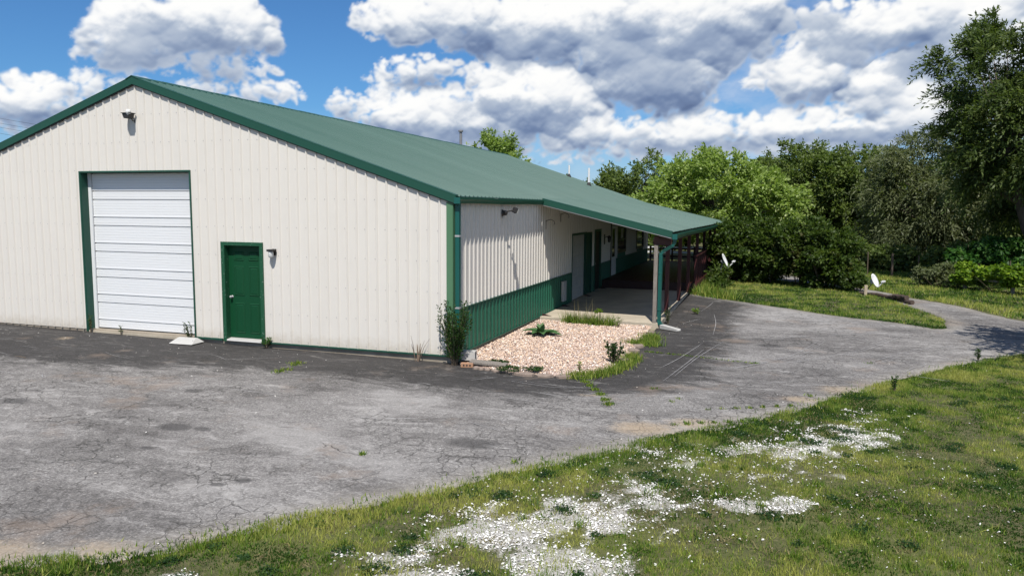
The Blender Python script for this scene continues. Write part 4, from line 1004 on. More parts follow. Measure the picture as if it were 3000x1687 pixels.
# ------------------------------------------------------------------ small things around the barn
def splash(name, loc, rz, label, L=.62, w0=.22, w1=.34):
    mb = MB(); t = .02
    prof = []
    top = [(0, -w0/2, .10), (L, -w1/2, .035)]
    mb.add([(0, -w0/2, 0), (L, -w1/2, 0), (L, w1/2, 0), (0, w0/2, 0), (0, -w0/2, .10), (L, -w1/2, .045), (L, w1/2, .045), (0, w0/2, .10),
            (.02, -w0/2+.03, .085), (L, -w1/2+.03, .03), (L, w1/2-.03, .03), (.02, w0/2-.03, .085), (.02, -w0/2+.05, .035), (L, -w1/2+.05, .012), (L, w1/2-.05, .012), (.02, w0/2-.05, .035)],
           [(0, 3, 2, 1), (0, 1, 5, 4), (2, 3, 7, 6), (3, 0, 4, 7), (4, 5, 9, 8), (6, 7, 11, 10), (7, 4, 8, 11), (8, 9, 13, 12), (10, 11, 15, 14), (11, 8, 12, 15), (12, 13, 14, 15), (1, 2, 14, 13), (1, 13, 9, 5), (2, 6, 10, 14)])
    o = mb.build(name, MATS['dull_white'], loc=loc); o.rotation_euler = (0, 0, rz); tag(o, label, 'splash block'); return o
sb = splash('splash_block', (3.30, 5.70, DZ(3.3, 5.6)+.01), math.radians(-32), 'white splash block below the porch downspout', .54, .15, .17)
def ramp_block():
    r = empty('kerb_ramp', (-6.16, -.33, DZ(-6.16, -.3)+.012), math.radians(2)); tag(r, 'white plastic wedge ramp lying by the roll-up door', 'ramp')
    w = .30
    mb = MB(); mb.add([(-w, -.22, 0), (w, -.22, 0), (w, .2, 0), (-w, .2, 0), (-w+.05, .02, .10), (w-.10, .02, .10), (w-.10, .10, .10), (-w+.05, .10, .10)], [(0, 3, 2, 1), (0, 1, 5, 4), (1, 2, 6, 5), (2, 3, 7, 6), (3, 0, 4, 7), (4, 5, 6, 7)])
    mb.build('body', MATS['dull_white'], r, bevel=.01)
    for i, dx in enumerate((.0, .06, .12)):
        MB().prism([(w-.105+.0, -.10+dx, .025), (w-.085, -.06+dx, .025), (w-.115, -.075+dx, .07)], (.02, 0, 0), (.032, 0, 0)).build('vent_hole', MATS['black_rubber'], r)
ramp_block()
# corner: white box on a hollow brick, loose board
bx = empty('metal_box', (.22, .13, gz(.2, .1)+.085), math.radians(12)); tag(bx, 'battered white open-ended box by the corner bush', 'box')
mb = MB(); mb.box(-.19, .19, -.11, -.10, 0, .17); mb.box(-.19, .19, .10, .11, 0, .17); mb.box(-.19, .19, -.0995, .0995, .16, .17); mb.box(-.19, .19, -.0995, .0995, 0, .01); mb.box(-.19, -.18, -.0995, .0995, .0105, .1595); mb.build('body', MATS['dull_white'], bx)
MB().box(.15, .155, -.0995, .0995, .0105, .1595).build('back', MATS['dark_metal'], bx)
bk = empty('brick', (.40, -.27, DZ(.4, -.3)), math.radians(14)); tag(bk, 'single brown cored brick lying at the barn corner', 'brick')
MB().box(-.12, .12, -.05, .05, 0, .085).build('body', MATS['flesh_brick'], bk, bevel=.006)
for dx in (-.06, 0, .06): MB().lathe([(0, 0), (.017, 0), (.017, .004), (0, .004)], 12, (dx, -.0505, .045), Matrix.Rotation(math.pi/2, 3, 'X')).build('core_hole', MATS['black_rubber'], bk)
pk = MB().box(-.36, .36, -.10, .10, 0, .045).build('plank', MATS['grey_wood'], loc=(.78, -.13, gz(.8, -.1)+.075), bevel=.005); pk.rotation_euler = (.06, .05, math.radians(6)); tag(pk, 'grey weathered plank at the front left of the gravel bed', 'plank')
for i, (x, y, s) in enumerate(((.62, -.36, .07), (.74, -.40, .055), (.86, -.40, .06))):
    mb = MB(); mb.lathe([(0, 0), (s, .005), (s*.95, s*.55), (s*.5, s*.8), (0, s*.85)], 7); o = mb.build('rubble_stone', MATS['flat_stone'], loc=(x, y, DZ(x, y)-.005)); o.rotation_euler = (0, 0, i*1.1)
    tag(o, ['rubble lump next to the cored brick', 'smallest rubble lump under the plank', 'rubble lump beside the dark edging stone'][i], 'stone', 'rubble under the plank')
sp = MB().lathe([(0, 0), (.09, .0), (.07, .006), (0, .008)], 14, (0, 0, 0)).mesh('pothole_patch', MATS['dark_metal'])
for i, (x, y) in enumerate(((.11, -6.92), (.30, -6.72))):
    pass
wl = MB().tube([(-.16, 0, .012), (-.05, .01, .02), (.16, -.03, .012)], .012, 5).build('stick', MATS['stem_brown'], loc=(-8.0, -2.75, DZ(-8, -2.75))); tag(wl, 'short reddish stick lying on the asphalt', 'stick')

# satellite dishes
def dish(loc, aim, r, label, post_h=None):
    o = empty('satellite_dish', loc); tag(o, label, 'satellite dish')
    aim = Vector(aim).normalized(); q = aim.to_track_quat('Z', 'Y').to_matrix()
    mb = MB(); prof = [(r*t, .22*r*t*t) for t in (0, .25, .5, .75, 1)]+[(r*1.0, .22*r-.012), (r*.6, .22*r*.36-.014), (0, -.014)]
    mb.lathe(prof, 24, (0, 0, 0), q @ Matrix.Diagonal((.88, 1.0, 1))); mb.build('reflector', MATS['white_plastic'], o, True)
    low = q @ Vector((0, -r*.98, .2*r)); foc = q @ Vector((0, -r*.55, r*1.25))
    MB().tube([low*.9, low, foc], .016, 6).build('arm', MATS['white_plastic'], o)
    MB().lathe([(0, 0), (.045, .0), (.05, .05), (.03, .10), (0, .10)], 10, foc, (q @ Matrix.Rotation(math.pi, 3, 'X'))).build('receiver', MATS['white_plastic'], o)
    MB().tube([foc+(q @ Vector((.07, 0, 0))), foc-(q @ Vector((.07, 0, 0)))], .03, 8).build('receiver', MATS['white_plastic'], o)
    back = q @ Vector((0, 0, -.02)); MB().box(-.07, .07, -.07, .07, -.10, -.016, q).build('back_bracket', MATS['galvanised'], o)
    return o, back
d1, _ = dish((4.20, 16.9, .90), (.90, -.12, .42), .29, 'white satellite dish beside the deck railing, seen edge-on')
MB().tube([(-.05, 0, -.05), (-.1, .02, -.3), (-.1, .02, -1.0)], .025, 8).build('mast', MATS['grey_pipe'], d1)
d2, _ = dish((9.32, 15.3, .46), (.80, -.44, .42), .25, 'white satellite dish on the short wooden post by the road')
MB().tube([(-.06, .04, -.08), (-.10, .05, -.18), (-.21, .02, -.32)], .020, 8).build('mast', MATS['dark_metal'], d2)
po = MB().box(-.05, .05, -.05, .05, -.15, .36).build('wooden_post', MATS['tan_wood'], loc=(9.08, 15.32, gz(9, 15.4)), bevel=.008); tag(po, 'short tan wooden post carrying the satellite dish', 'post')

# landscape timbers along the road bend
for i, (x0, y0, x1, y1, w) in enumerate(((9.35, 15.25, 9.80, 14.45, .07), (9.72, 14.5, 10.02, 13.75, .09), (9.95, 13.75, 10.16, 12.95, .08), (9.78, 14.0, 10.08, 13.3, .075), (8.95, 15.75, 9.38, 15.2, .06))):
    z = gz(x0, y0); h = [.0, .0, .0, .11, .0][i]
    mb = MB(); n_ = 5
    mb.tube([(x0+(x1-x0)*k/n_+random.uniform(-.02, .02), y0+(y1-y0)*k/n_+random.uniform(-.02, .02), z+w*.8+h+random.uniform(-.02, .02)) for k in range(n_+1)], [w*random.uniform(.85, 1.15) for _ in range(n_+1)], 7)
    o = mb.build('landscape_timber', MATS['timber']); tag(o, ['rotten timber just right of the dish post', 'thickest rotten timber at the road bend', 'rotten timber at the near end of the road edge row', 'rotten timber stacked on top of the others', 'thin rotten timber left of the dish post'][i], 'timber', 'rotten timbers along the road edge')

# ------------------------------------------------------------------ vegetation
def leaves(centres, radii, n, L, Wd, rng, up=.55, outw=.75, jit=.95, shell=.55, droop=0.0, tint_bias=None):
    """n leaf diamonds spread over the given clumps"""
    centres = np.asarray(centres, float); radii = np.asarray(radii, float)
    if radii.ndim == 1: radii = np.repeat(radii[:, None], 3, 1)
    p = (radii.prod(1))**(2/3); idx = rng.choice(len(centres), n, p=p/p.sum())
    d = rng.normal(size=(n, 3)); d /= np.linalg.norm(d, axis=1)[:, None]
    rad = shell+(1-shell)*rng.uniform(0, 1, n)**.6
    rad = np.where(rng.uniform(0, 1, n) < .12, rad*1.18, rad)
    P = centres[idx]+d*radii[idx]*rad[:, None]
    nr = d*outw+rng.normal(size=(n, 3))*jit*.6+np.array([0, 0, up]); nr /= np.linalg.norm(nr, axis=1)[:, None]
    ax = rng.normal(size=(n, 3))+d*.6; ax[:, 2] -= droop; ax -= nr*(ax*nr).sum(1)[:, None]; ax /= np.linalg.norm(ax, axis=1)[:, None]
    sd = np.cross(nr, ax); s = rng.uniform(.6, 1.35, n)[:, None]
    l = ax*L*s; w = sd*Wd*.5*s; bend = nr*L*.12*s
    V = np.stack([P, P+l*.45-w-bend, P+l, P+l*.45+w-bend], 1).reshape(-1, 3)
    ct = rng.uniform(-.16, .16, len(centres))[idx]
    t = np.clip(.42+ct+rng.normal(0, .16, n)+(tint_bias or 0)+(rng.uniform(0, 1, n) < .05)*.4, 0, 1)
    return V, np.repeat(t, 4)
def clumps(rng, env, n, rmin, rmax):
    """clump centres in a union of envelope ellipsoids (cx,cy,cz,rx,ry,rz)"""
    C = []; Rr = []; vol = np.array([e[3]*e[4]*e[5] for e in env]); pk_ = vol**.8/np.sum(vol**.8)
    for _ in range(n):
        e = env[rng.choice(len(env), p=pk_)]; d = rng.normal(size=3); d /= np.linalg.norm(d); r = rng.uniform(.35, 1.0)**.5
        C.append([e[0]+d[0]*e[3]*r, e[1]+d[1]*e[4]*r, e[2]+d[2]*e[5]*r]); Rr.append(rng.uniform(rmin, rmax))
    return np.array(C), np.array(Rr)
def fronds(C, Rr, nt, ln, per, L, Wd, rng, droop=.5, env=None):
    """leafy twigs that reach out of the clumps: feathery outline"""
    idx = rng.integers(0, len(C), nt); d = rng.normal(size=(nt, 3)); d[:, 2] = d[:, 2]*.7+.25; d /= np.linalg.norm(d, axis=1)[:, None]
    if env is not None:
        c0 = np.array([np.average([e[k] for e in env]) for k in range(3)]); o_ = C[idx]-c0; o_ /= np.linalg.norm(o_, axis=1)[:, None]+1e-6; d = d*.6+o_*.8; d /= np.linalg.norm(d, axis=1)[:, None]
    st = C[idx]+d*Rr[idx][:, None]*.8; ll = ln*rng.uniform(.5, 1.25, nt)
    t = (np.arange(per)[None, :]+rng.uniform(0, 1, (nt, per)))/per
    P = st[:, None, :]+d[:, None, :]*(ll[:, None]*t)[..., None]; P[..., 2] -= droop*ll[:, None]*t**2; P = P.reshape(-1, 3); n = len(P)
    dd = np.repeat(d, per, 0).copy(); dd[:, 2] -= droop*t.reshape(-1)*1.2
    ax = dd+rng.normal(size=(n, 3))*.65; ax /= np.linalg.norm(ax, axis=1)[:, None]; nr = rng.normal(size=(n, 3))*.7+[0, -.25, .8]; nr -= ax*(nr*ax).sum(1)[:, None]; nr /= np.linalg.norm(nr, axis=1)[:, None]
    sd = np.cross(nr, ax); s_ = rng.uniform(.6, 1.25, n)[:, None]; l = ax*L*s_; w = sd*Wd*.5*s_
    V = np.stack([P, P+l*.45-w, P+l, P+l*.45+w], 1).reshape(-1, 3)
    return V, np.repeat(np.clip(np.repeat(rng.normal(.5, .14, nt), per)+rng.normal(0, .1, n), 0, 1), 4)
def tree(name, loc, env, label, cat='tree', leafm='leaf_oak', n=20000, L=.22, W=.11, nc=60, rc=(.45, .9), trunk=.2, seed=1, group=None, limbs=16, lean=(0, 0), stems=1, flat=.8, fr=None, ttop=.92, stemm='bark', **kw):
    rng = np.random.default_rng(seed); r = empty(name, loc); tag(r, label, cat, group)
    C, Rr = clumps(rng, env, nc, *rc); RR = np.stack([Rr, Rr, Rr*flat], 1)
    V, t = leaves(C, RR, n, L, W, rng, **kw)
    if fr:
        V2, t2 = fronds(C, Rr, fr[0], fr[1], fr[2], L*1.05, W, rng, fr[3], env); V = np.concatenate([V, V2]); t = np.concatenate([t, t2])
    V[:, 2] = np.maximum(V[:, 2], .03)
    link('crown', np_mesh('crown', V, 4, MATS[leafm], {'tint': t}), None, r)
    mb = MB(); zt = max(e[2]+e[5]*.4 for e in env); zb_ = min(e[2]-e[5] for e in env)
    rnd = random.Random(seed)
    for s in range(stems):
        a = rnd.uniform(0, 6.28); off = .0 if stems == 1 else rnd.uniform(.05, .35)
        bx_, by_ = math.cos(a)*off, math.sin(a)*off; top = (env[0][0]+bx_*3+lean[0], env[0][1]+by_*3+lean[1], zt*(.7 if stems > 1 else ttop))
        pts = [(bx_+(top[0]-bx_)*k/5+rnd.uniform(-.1, .1)*trunk*3*(k > 0), by_+(top[1]-by_)*k/5+rnd.uniform(-.1, .1)*trunk*3*(k > 0), -.15+(top[2]+.15)*k/5) for k in range(6)]
        mb.tube(pts, [trunk*(1.25 if k == 0 else 1)*(1-.16*k) for k in range(6)], 8)
        if s == 0:
            for i in rng.choice(nc, min(limbs, nc), replace=False):
                c = C[i]; h = min(max(.35, (c[2]-.5*np.hypot(c[0]-pts[2][0], c[1]-pts[2][1]))/max(top[2], .1)), .92); kk = h*5; k0 = int(min(4, kk)); f = kk-k0
                p0 = np.array(pts[k0])*(1-f)+np.array(pts[min(5, k0+1)])*f; mid = (p0+c)/2+np.array([0, 0, .12*np.linalg.norm(c-p0)])*rnd.uniform(-.3, 1)
                r0 = trunk*(1-.16*kk)*.55; mb.tube([p0, mid, c], [r0, r0*.6, r0*.2], 6)
    mb.build('trunk', MATS[stemm], r, smooth=True)
    return r
def gz0(x, y): return gz(x, y)-.02

# bright maple behind the porch
tree('maple_tree', (2.6, 32.6, gz0(2, 32)), [(0, 0, 3.6, 4.1, 3.6, 2.4), (-2.2, 0, 2.9, 2.6, 2.6, 1.9), (2.7, -.5, 3.0, 2.2, 2.4, 2.0), (.3, 0, 5.1, 2.2, 2.2, 1.0)], 'bright light-green maple behind the far end of the porch', leafm='leaf_bright', n=44000, L=.19, W=.10, nc=210, rc=(.32, .65), trunk=.24, seed=3, fr=(2600, .55, 9, .25))
tree('oak_tree', (7.8, 42.6, gz0(8, 42)), [(0, 0, 4.4, 3.2, 3.0, 2.7), (-1.2, 0, 3.0, 2.8, 2.6, 2.6), (1.4, 0, 3.2, 2.4, 2.6, 2.6)], 'dark oak in the tree row just right of the bright maple', leafm='leaf_oak', n=34000, L=.21, W=.11, nc=170, rc=(.35, .7), trunk=.25, seed=4, fr=(1700, .55, 9, .15))
tree('oak_tree', (11.2, 41.0, gz0(11, 42)), [(0, 0, 4.3, 2.9, 2.8, 2.7), (1.5, -.4, 3.0, 2.4, 2.4, 2.6), (-1.2, 0, 2.8, 2.2, 2.4, 2.4)], 'dark oak in the middle of the tree row above the lawn dish', leafm='leaf_oak', n=32000, L=.21, W=.11, nc=170, rc=(.35, .7), trunk=.25, seed=5, fr=(1700, .55, 9, .15))
tree('willow_tree', (13.9, 31.2, gz0(13, 31)), [(-.3, 0, 4.5, 2.9, 2.4, 2.4), (-1.2, 0, 2.9, 2.6, 2.2, 2.2), (1.6, .5, 3.5, 2.4, 2.2, 2.8)], 'grey-green drooping tree behind the wire fence', leafm='leaf_grey', n=26000, L=.22, W=.055, nc=190, rc=(.28, .6), trunk=.2, seed=6, droop=.9, flat=1.1, fr=(2600, .9, 12, .75))
# tall elm at the right
tree('elm_tree', (16.3, 21.0, gz0(16, 21)), [(-1.6, .6, 8.3, 2.7, 2.4, 2.1), (1.2, .5, 8.6, 2.6, 2.6, 2.2), (-1.4, .3, 6.0, 2.8, 2.2, 1.8), (2.2, .5, 6.4, 2.6, 2.4, 1.8), (-.8, .8, 3.9, 2.4, 2.0, 1.5)], 'tall dark elm reaching above all others at the right', leafm='leaf_elm', n=62000, L=.18, W=.062, nc=360, rc=(.20, .5), trunk=.34, seed=8, droop=.5, limbs=34, lean=(-.3, 0), shell=.35, fr=(4600, .8, 13, .45), ttop=.62)
# tree whose shade falls across the drive from the right, just outside the picture
tree('elm_tree', (14.0, 2.9, gz0(14, 2)), [(0, 0, 4.8, 2.3, 2.2, 1.7), (.6, .2, 6.3, 1.9, 1.9, 1.2), (-1.3, .9, 4.6, 1.3, 1.2, .8)], 'elm beside the drive whose shade crosses the asphalt at the right edge', leafm='leaf_elm', n=9000, L=.24, W=.09, nc=60, rc=(.35, .7), trunk=.25, seed=9, droop=.5, fr=(700, .9, 12, .45))
# darker trees
tree('oak_tree', (-3.6, 45.5, gz0(-3, 45)), [(0, 0, 4.3, 3.2, 3.0, 2.5), (2.6, 0, 3.2, 2.5, 2.4, 2.2), (-2.4, 0, 3.4, 2.2, 2.4, 2.0)], 'dark bushy oak showing above the roof left of the maple', leafm='leaf_oak', n=20000, L=.23, W=.12, nc=120, rc=(.4, .75), trunk=.25, seed=10, fr=(700, .5, 9, .15))
tree('oak_tree', (5.6, 50.5, gz0(5, 50)), [(0, 0, 4.9, 2.3, 2.4, 2.3), (0, 0, 3.0, 3.0, 2.6, 2.6)], 'slim dark oak peeping between maple and tree row', leafm='leaf_oak', n=12000, L=.32, W=.17, nc=50, rc=(.5, .9), trunk=.2, seed=11)
tree('ash_tree', (-15.6, 44.6, gz0(-15, 44)), [(0, 0, 6.6, 2.2, 2.2, 2.2), (-.9, 0, 5.2, 1.7, 1.7, 1.7), (1.3, 0, 5.2, 1.6, 1.6, 1.9)], 'light green ash rising behind the ridge of the barn', leafm='leaf_bright', n=15000, L=.22, W=.11, nc=90, rc=(.35, .65), trunk=.22, seed=12, tint_bias=-.28, fr=(800, .5, 9, .2))
tree('ash_tree', (-19.0, 43.3, gz0(-19, 43)), [(0, 0, 6.9, .9, .9, 1.3), (0, 0, 5.2, 1.4, 1.4, 1.4)], 'small tree top beside the flue behind the barn', leafm='leaf_bright', n=5000, L=.28, W=.15, nc=24, rc=(.35, .6), trunk=.14, seed=13, tint_bias=-.28)
tree('ash_tree', (-10.9, 48.6, gz0(-11, 48)), [(0, 0, 4.6, 1.3, 1.3, 1.5), (1.2, 0, 3.8, 1.2, 1.2, 1.4)], 'sparse low tree top behind the roof left of the vent pipes', leafm='leaf_grey', n=4500, L=.26, W=.13, nc=26, rc=(.3, .55), trunk=.14, seed=14)
tree('oak_tree', (18.6, 31.5, gz0(18, 31)), [(0, 0, 3.6, 3.0, 2.4, 2.6), (0, 0, 6.0, 2.4, 2.4, 2.4), (-2, 0, 2.2, 1.8, 1.8, 1.7)], 'dark oak filling the gap behind the tall elm', leafm='leaf_oak', n=22000, L=.22, W=.11, nc=120, rc=(.4, .75), trunk=.25, seed=15, fr=(900, .5, 9, .2))
BK = [(-8, 60, 5.0), (-1, 58, 5.4), (4, 62, 5.8), (10, 56, 6.3), (15, 50, 6.4), (20, 44, 6.3), (25, 36, 6.8), (24, 28, 6.6), (-24, 62, 5.5), (-34, 66, 5.5)]
lb = ['far oak behind the roof end, left of the vent pipes', 'far oak behind the dark oak above the roof', 'far oak hidden behind the bright maple', 'far oak behind the middle of the tree row', 'far oak behind the wire fence, right of the tree row', 'far oak behind the grey-green drooping tree', 'far oak at the right edge behind the elm', 'far oak right of the elm trunk', 'far oak behind the barn, left of the ash', 'far oak farthest left behind the barn']
for i, (x, y, h) in enumerate(BK):
    tree('oak_tree', (x, y, gz0(x, y)), [(0, 0, h*.58, 3.6, 3.0, h*.40), (1.5, 0, h*.38, 3.0, 2.6, h*.34), (-2.0, 0, h*.40, 2.6, 2.6, h*.34)], lb[i], leafm='leaf_oak', n=7500, L=.46, W=.26, nc=50, rc=(.6, 1.0), trunk=.24, seed=30+i, group='oaks at the back of the wood', limbs=8)
# lilac shrubs in front
SH = [((4.75, 18.9), 1.15, 2.35, 'leftmost bushy shrub beside the deck and edge-on dish'), ((5.75, 19.0), 1.0, 2.45, 'tall shrub second from the deck in the shrub row'), ((7.15, 18.3), 1.05, 2.5, 'tall shrub in the middle of the row before the road'), ((8.05, 17.5), .85, 2.15, 'rightmost tall shrub in the row, nearest the lawn dish')]
for i, ((x, y), rr_, h, lab) in enumerate(SH):
    tree('shrub', (x, y, gz0(x, y)), [(0, 0, h*.66, rr_*.95, rr_*.9, h*.30), (0, 0, h*.45, rr_, rr_*.95, h*.32), (.1, 0, h*.8, rr_*.6, rr_*.6, h*.2)], lab, 'shrub', 'leaf_lilac', n=14000, L=.13, W=.075, nc=70, rc=(.2, .36), trunk=.03, stems=8, seed=50+i, limbs=10, group='shrubs in a row before the road', stemm='stem_brown', fr=(700, .30, 9, .1))
tree('shrub', (8.75, 16.75, gz0(8.7, 16.7)), [(0, 0, .35, .5, .45, .30)], 'low round bush left of the dish post', 'shrub', 'leaf_lilac', n=3500, L=.10, W=.06, nc=20, rc=(.14, .22), trunk=.015, stems=4, seed=60, limbs=3, tint_bias=.1, stemm='stem_brown')
tree('shrub', (3.95, 16.3, gz0(3.9, 16.3)), [(0, -.6, .22, .30, .6, .18), (.15, .7, .32, .32, .6, .24), (.1, 1.8, .5, .4, .6, .4)], 'leafy weeds growing against the deck below the edge-on dish', 'shrub', 'leaf_lilac', n=2600, L=.11, W=.06, nc=30, rc=(.12, .22), trunk=.012, stems=4, seed=61, limbs=3, fr=(160, .3, 8, .2), stemm='stem_brown')
tree('shrub', (13.9, 21.2, gz0(13.9, 21)), [(0, 0, .9, 1.1, .9, .75), (.8, .3, 1.3, .8, .8, .6)], 'fresh green undergrowth below the elm', 'shrub', 'leaf_fresh', n=7000, L=.18, W=.10, nc=34, rc=(.22, .4), trunk=.02, stems=5, seed=62, limbs=4, stemm='stem_brown')
tree('shrub', (12.4, 19.6, gz0(12.4, 19.6)), [(0, 0, .5, .9, .6, .4), (-.6, .2, .4, .6, .5, .35)], 'brownish brambles at the left end of the vine fence', 'shrub', 'leaf_grey', n=4000, L=.12, W=.06, nc=30, rc=(.18, .3), trunk=.015, stems=6, seed=63, limbs=6, stemm='stem_brown')
tree('shrub', (17.6, 24.6, gz0(17.6, 24.6)), [(0, 0, 1.6, 1.0, 1.0, 1.5), (.2, 0, 3.0, .7, .7, .8)], 'olive young tree behind the rail fence at the right edge', 'shrub', 'leaf_bright', n=7000, L=.16, W=.08, nc=40, rc=(.25, .45), trunk=.03, stems=3, seed=64, limbs=8, tint_bias=-.35, stemm='stem_brown')

for i, (x, y, h, lab) in enumerate(((9.6, 28.6, 1.5, 'dark undergrowth at the wood edge behind the left end of the wire fence'), (11.6, 28.0, 1.3, 'dark undergrowth behind the middle of the wire fence'), (13.8, 25.4, 1.4, 'dark undergrowth under the grey-green drooping tree'), (15.6, 24.0, 1.7, 'dark undergrowth behind the tall elm trunk'))):
    tree('undergrowth', (x, y, gz0(x, y)), [(0, 0, h*.5, 1.5, .9, h*.48), (.7, .2, h*.4, 1.0, .8, h*.38)], lab, 'shrub', 'leaf_oak', n=5500, L=.18, W=.09, nc=36, rc=(.25, .45), trunk=.02, stems=6, seed=120+i, limbs=5, group='undergrowth at the wood edge', stemm='stem_brown')
# vine on the rail fence
fence = empty('rail_fence', (14.4, 17.6, gz(14.4, 17.6))); tag(fence, 'weathered post and rail fence under the vine at the right', 'fence')
FP = [(12.9, 18.9), (14.15, 17.75), (15.5, 16.6), (17.0, 15.4)]
for (x, y) in FP: MB().box(-.06, .06, -.06, .06, -.1, .85).build('post', MATS['grey_wood'], fence, loc=(x-14.4, y-17.6, 0), bevel=.01)
for a, b in zip(FP, FP[1:]):
    for z in (.42, .74): MB().tube([(a[0]-14.4, a[1]-17.6-.07, z), (b[0]-14.4, b[1]-17.6-.07, z)], .045, 4).build('rail', MATS['grey_wood'], fence)
tree('vine', (13.9, 18.15, gz0(13.9, 18)), [(-.7, .6, .62, .75, .55, .36), (.35, -.35, .70, .7, .45, .30), (1.3, -1.2, .72, .7, .5, .28), (2.2, -2.0, .75, .6, .5, .28)], 'yellow-green vine heaped over the rail fence at the right', 'vine', 'leaf_vine', n=11000, L=.14, W=.10, nc=60, rc=(.16, .28), trunk=.014, stems=6, seed=65, limbs=10, stemm='stem_brown')
# wire fence at the wood edge
wf = empty('wire_fence', (11, 23.8, gz(11, 23.8))); tag(wf, 'thin wire field fence with steel posts at the edge of the wood', 'fence')
WP = [(8.3, 26.4), (9.3, 25.5), (10.2, 24.75), (11.1, 23.9), (12.0, 23.0), (12.9, 22.1), (13.8, 21.2), (14.7, 20.3)]
for i, (x, y) in enumerate(WP):
    MB().tube([(0, 0, -.1), (random.uniform(-.03, .03), 0, 1.05)], .026 if i % 3 else .045, 6).build('fence_post', MATS['stem_brown'] if i % 3 else MATS['bark'], wf, loc=(x-11, y-23.8, 0))
for z in (.25, .5, .75, 1.0): MB().tube([(x-11, y-23.8, z-.01*(k % 2)) for k, (x, y) in enumerate(WP)], .003, 4).build('wire', MATS['dark_metal'], wf)
# white board fence beyond the deck
wb = empty('board_fence', (-.6, 37, gz(0, 37))); tag(wb, 'white board fence seen through the porch beyond the deck', 'fence')
for z in (.12, .42): MB().box(-6.5, 3.4, -.02, .02, z-.06, z+.06, c=(0, 0, 0)).build('rail', MATS['white_paint'], wb)
for x in (-6.2, -4, -1.8, .4, 2.6): MB().box(x-.06, x+.06, .021, .12, -.15, .58).build('post', MATS['white_paint'], wb)
tree('shrub', (-.8, 39.2, gz0(0, 39)), [(0, 0, 1.2, 3.2, .8, 1.1), (-3.2, 0, 1.3, 2.4, .8, 1.2)], 'dense hedge behind the white board fence', 'hedge', 'leaf_oak', n=7000, L=.26, W=.14, nc=50, rc=(.35, .6), trunk=.05, stems=5, seed=66, limbs=6, stemm='stem_brown')

# --- weeds and herbs -------------------------------------------------
def herb(name, loc, h, nst, spread, label, cat='weed', leafm='leaf_weed', L=.05, W=.022, per=26, seed=1, group=None, stemm='stem_brown', pinn=True, dens0=.15, leanv=(0, 0), lat=.0):
    rng = np.random.default_rng(seed); r = empty(name, loc); tag(r, label, cat, group); mb = MB(); P = []; A = []
    for s in range(nst):
        a = rng.uniform(0, 6.28); sp_ = spread*rng.uniform(.2, 1); hh = h*rng.uniform(.55, 1.0); bx_ = np.array([math.cos(a), math.sin(a), 0])*spread*.12
        tip = bx_+np.array([math.cos(a)*sp_+leanv[0], math.sin(a)*sp_+leanv[1], hh]); mid = bx_*1+(tip-bx_)*.5+np.array([0, 0, .12*hh]); pts = [bx_, mid, tip]
        mb.tube([tuple(bx_-[0, 0, .03])]+[tuple(q) for q in pts[1:]], [.006+.004*h, .005, .002], 5)
        for k in range(per):
            t = dens0+(1-dens0)*(k+rng.uniform(0, 1))/per; q = bx_*(1-t)**2+2*t*(1-t)*mid+t*t*tip; dr = tip-bx_; dr /= np.linalg.norm(dr)
            sidev = np.cross(dr, rng.normal(size=3)); sidev /= np.linalg.norm(sidev)
            if lat and rng.uniform() < .5: q = q+sidev*rng.uniform(0, lat)
            P.append(q); A.append(sidev*.9+dr*.6)
    if per:
        P = np.array(P); A = np.array(A); n = len(P); A /= np.linalg.norm(A, axis=1)[:, None]; nr = rng.normal(size=(n, 3))*.6+[0, 0, .7]; nr -= A*(nr*A).sum(1)[:, None]; nr /= np.linalg.norm(nr, axis=1)[:, None]
        sd = np.cross(nr, A); s = rng.uniform(.6, 1.3, n)[:, None]; l = A*L*s; w = sd*W*.5*s
        V = np.stack([P, P+l*.45-w, P+l, P+l*.45+w], 1).reshape(-1, 3); t = np.repeat(np.clip(rng.normal(.45, .2, n), 0, 1), 4)
        link('foliage', np_mesh('foliage', V, 4, MATS[leafm], {'tint': t}), None, r)
    mb.build('stems', MATS[stemm], r); return r
herb('corner_bush', (.09, -.16, gz(0, -.1)+.03), 1.26, 30, .36, 'upright dark green bush growing at the barn corner', 'bush', 'leaf_weed', .055, .026, 120, 70, lat=.09, dens0=.12)
herb('dry_weed', (-.74, -.10, DZ(-.7, -.1)), .62, 9, .26, 'dead brown leafless weed stalks against the cream wall', 'weed', per=0, seed=71, stemm='dry_stem')
herb('weed', (-9.17, -.05, DZ(-9, 0)), .46, 5, .10, 'thin tall weed at the left end of the roll-up door', per=16, seed=72, group='weeds along the wall')
herb('weed', (-8.28, -.05, DZ(-8.3, 0)), .32, 2, .05, 'lone little weed before the middle of the roll-up door', per=9, seed=73, group='weeds along the wall')
herb('weed', (-6.28, -.06, DZ(-6.3, 0)), .42, 7, .16, 'bushy weed at the right end of the roll-up door', per=22, seed=74, group='weeds along the wall')
herb('weed', (-4.28, -.09, DZ(-4.3, 0)), .24, 8, .15, 'low bushy weed at the right foot of the green door', per=20, seed=75, group='weeds along the wall', leafm='leaf_fresh')
herb('thistle', (2.98, 1.0, gz(3, 1)+.03), .46, 12, .22, 'dark thistle-like weed in the grass right of the gravel bed', per=36, seed=76, L=.07, W=.03)
herb('weed', (3.35, 6.6, DZ(3.35, 6.6)), .50, 6, .14, 'dark weed in the gap behind the porch downspout', per=26, seed=77)
herb('weed', (3.9, 8.5, DZ(3.9, 8.5)), .16, 6, .10, 'small yellow-green weed in the asphalt beside the porch', per=10, seed=78, leafm='leaf_vine', L=.07, W=.035)
herb('weed', (7.91, .52, DZ(7.9, .4)), .26, 4, .05, 'single upright weed at the lawn edge', per=24, seed=79, leafm='leaf_fresh')
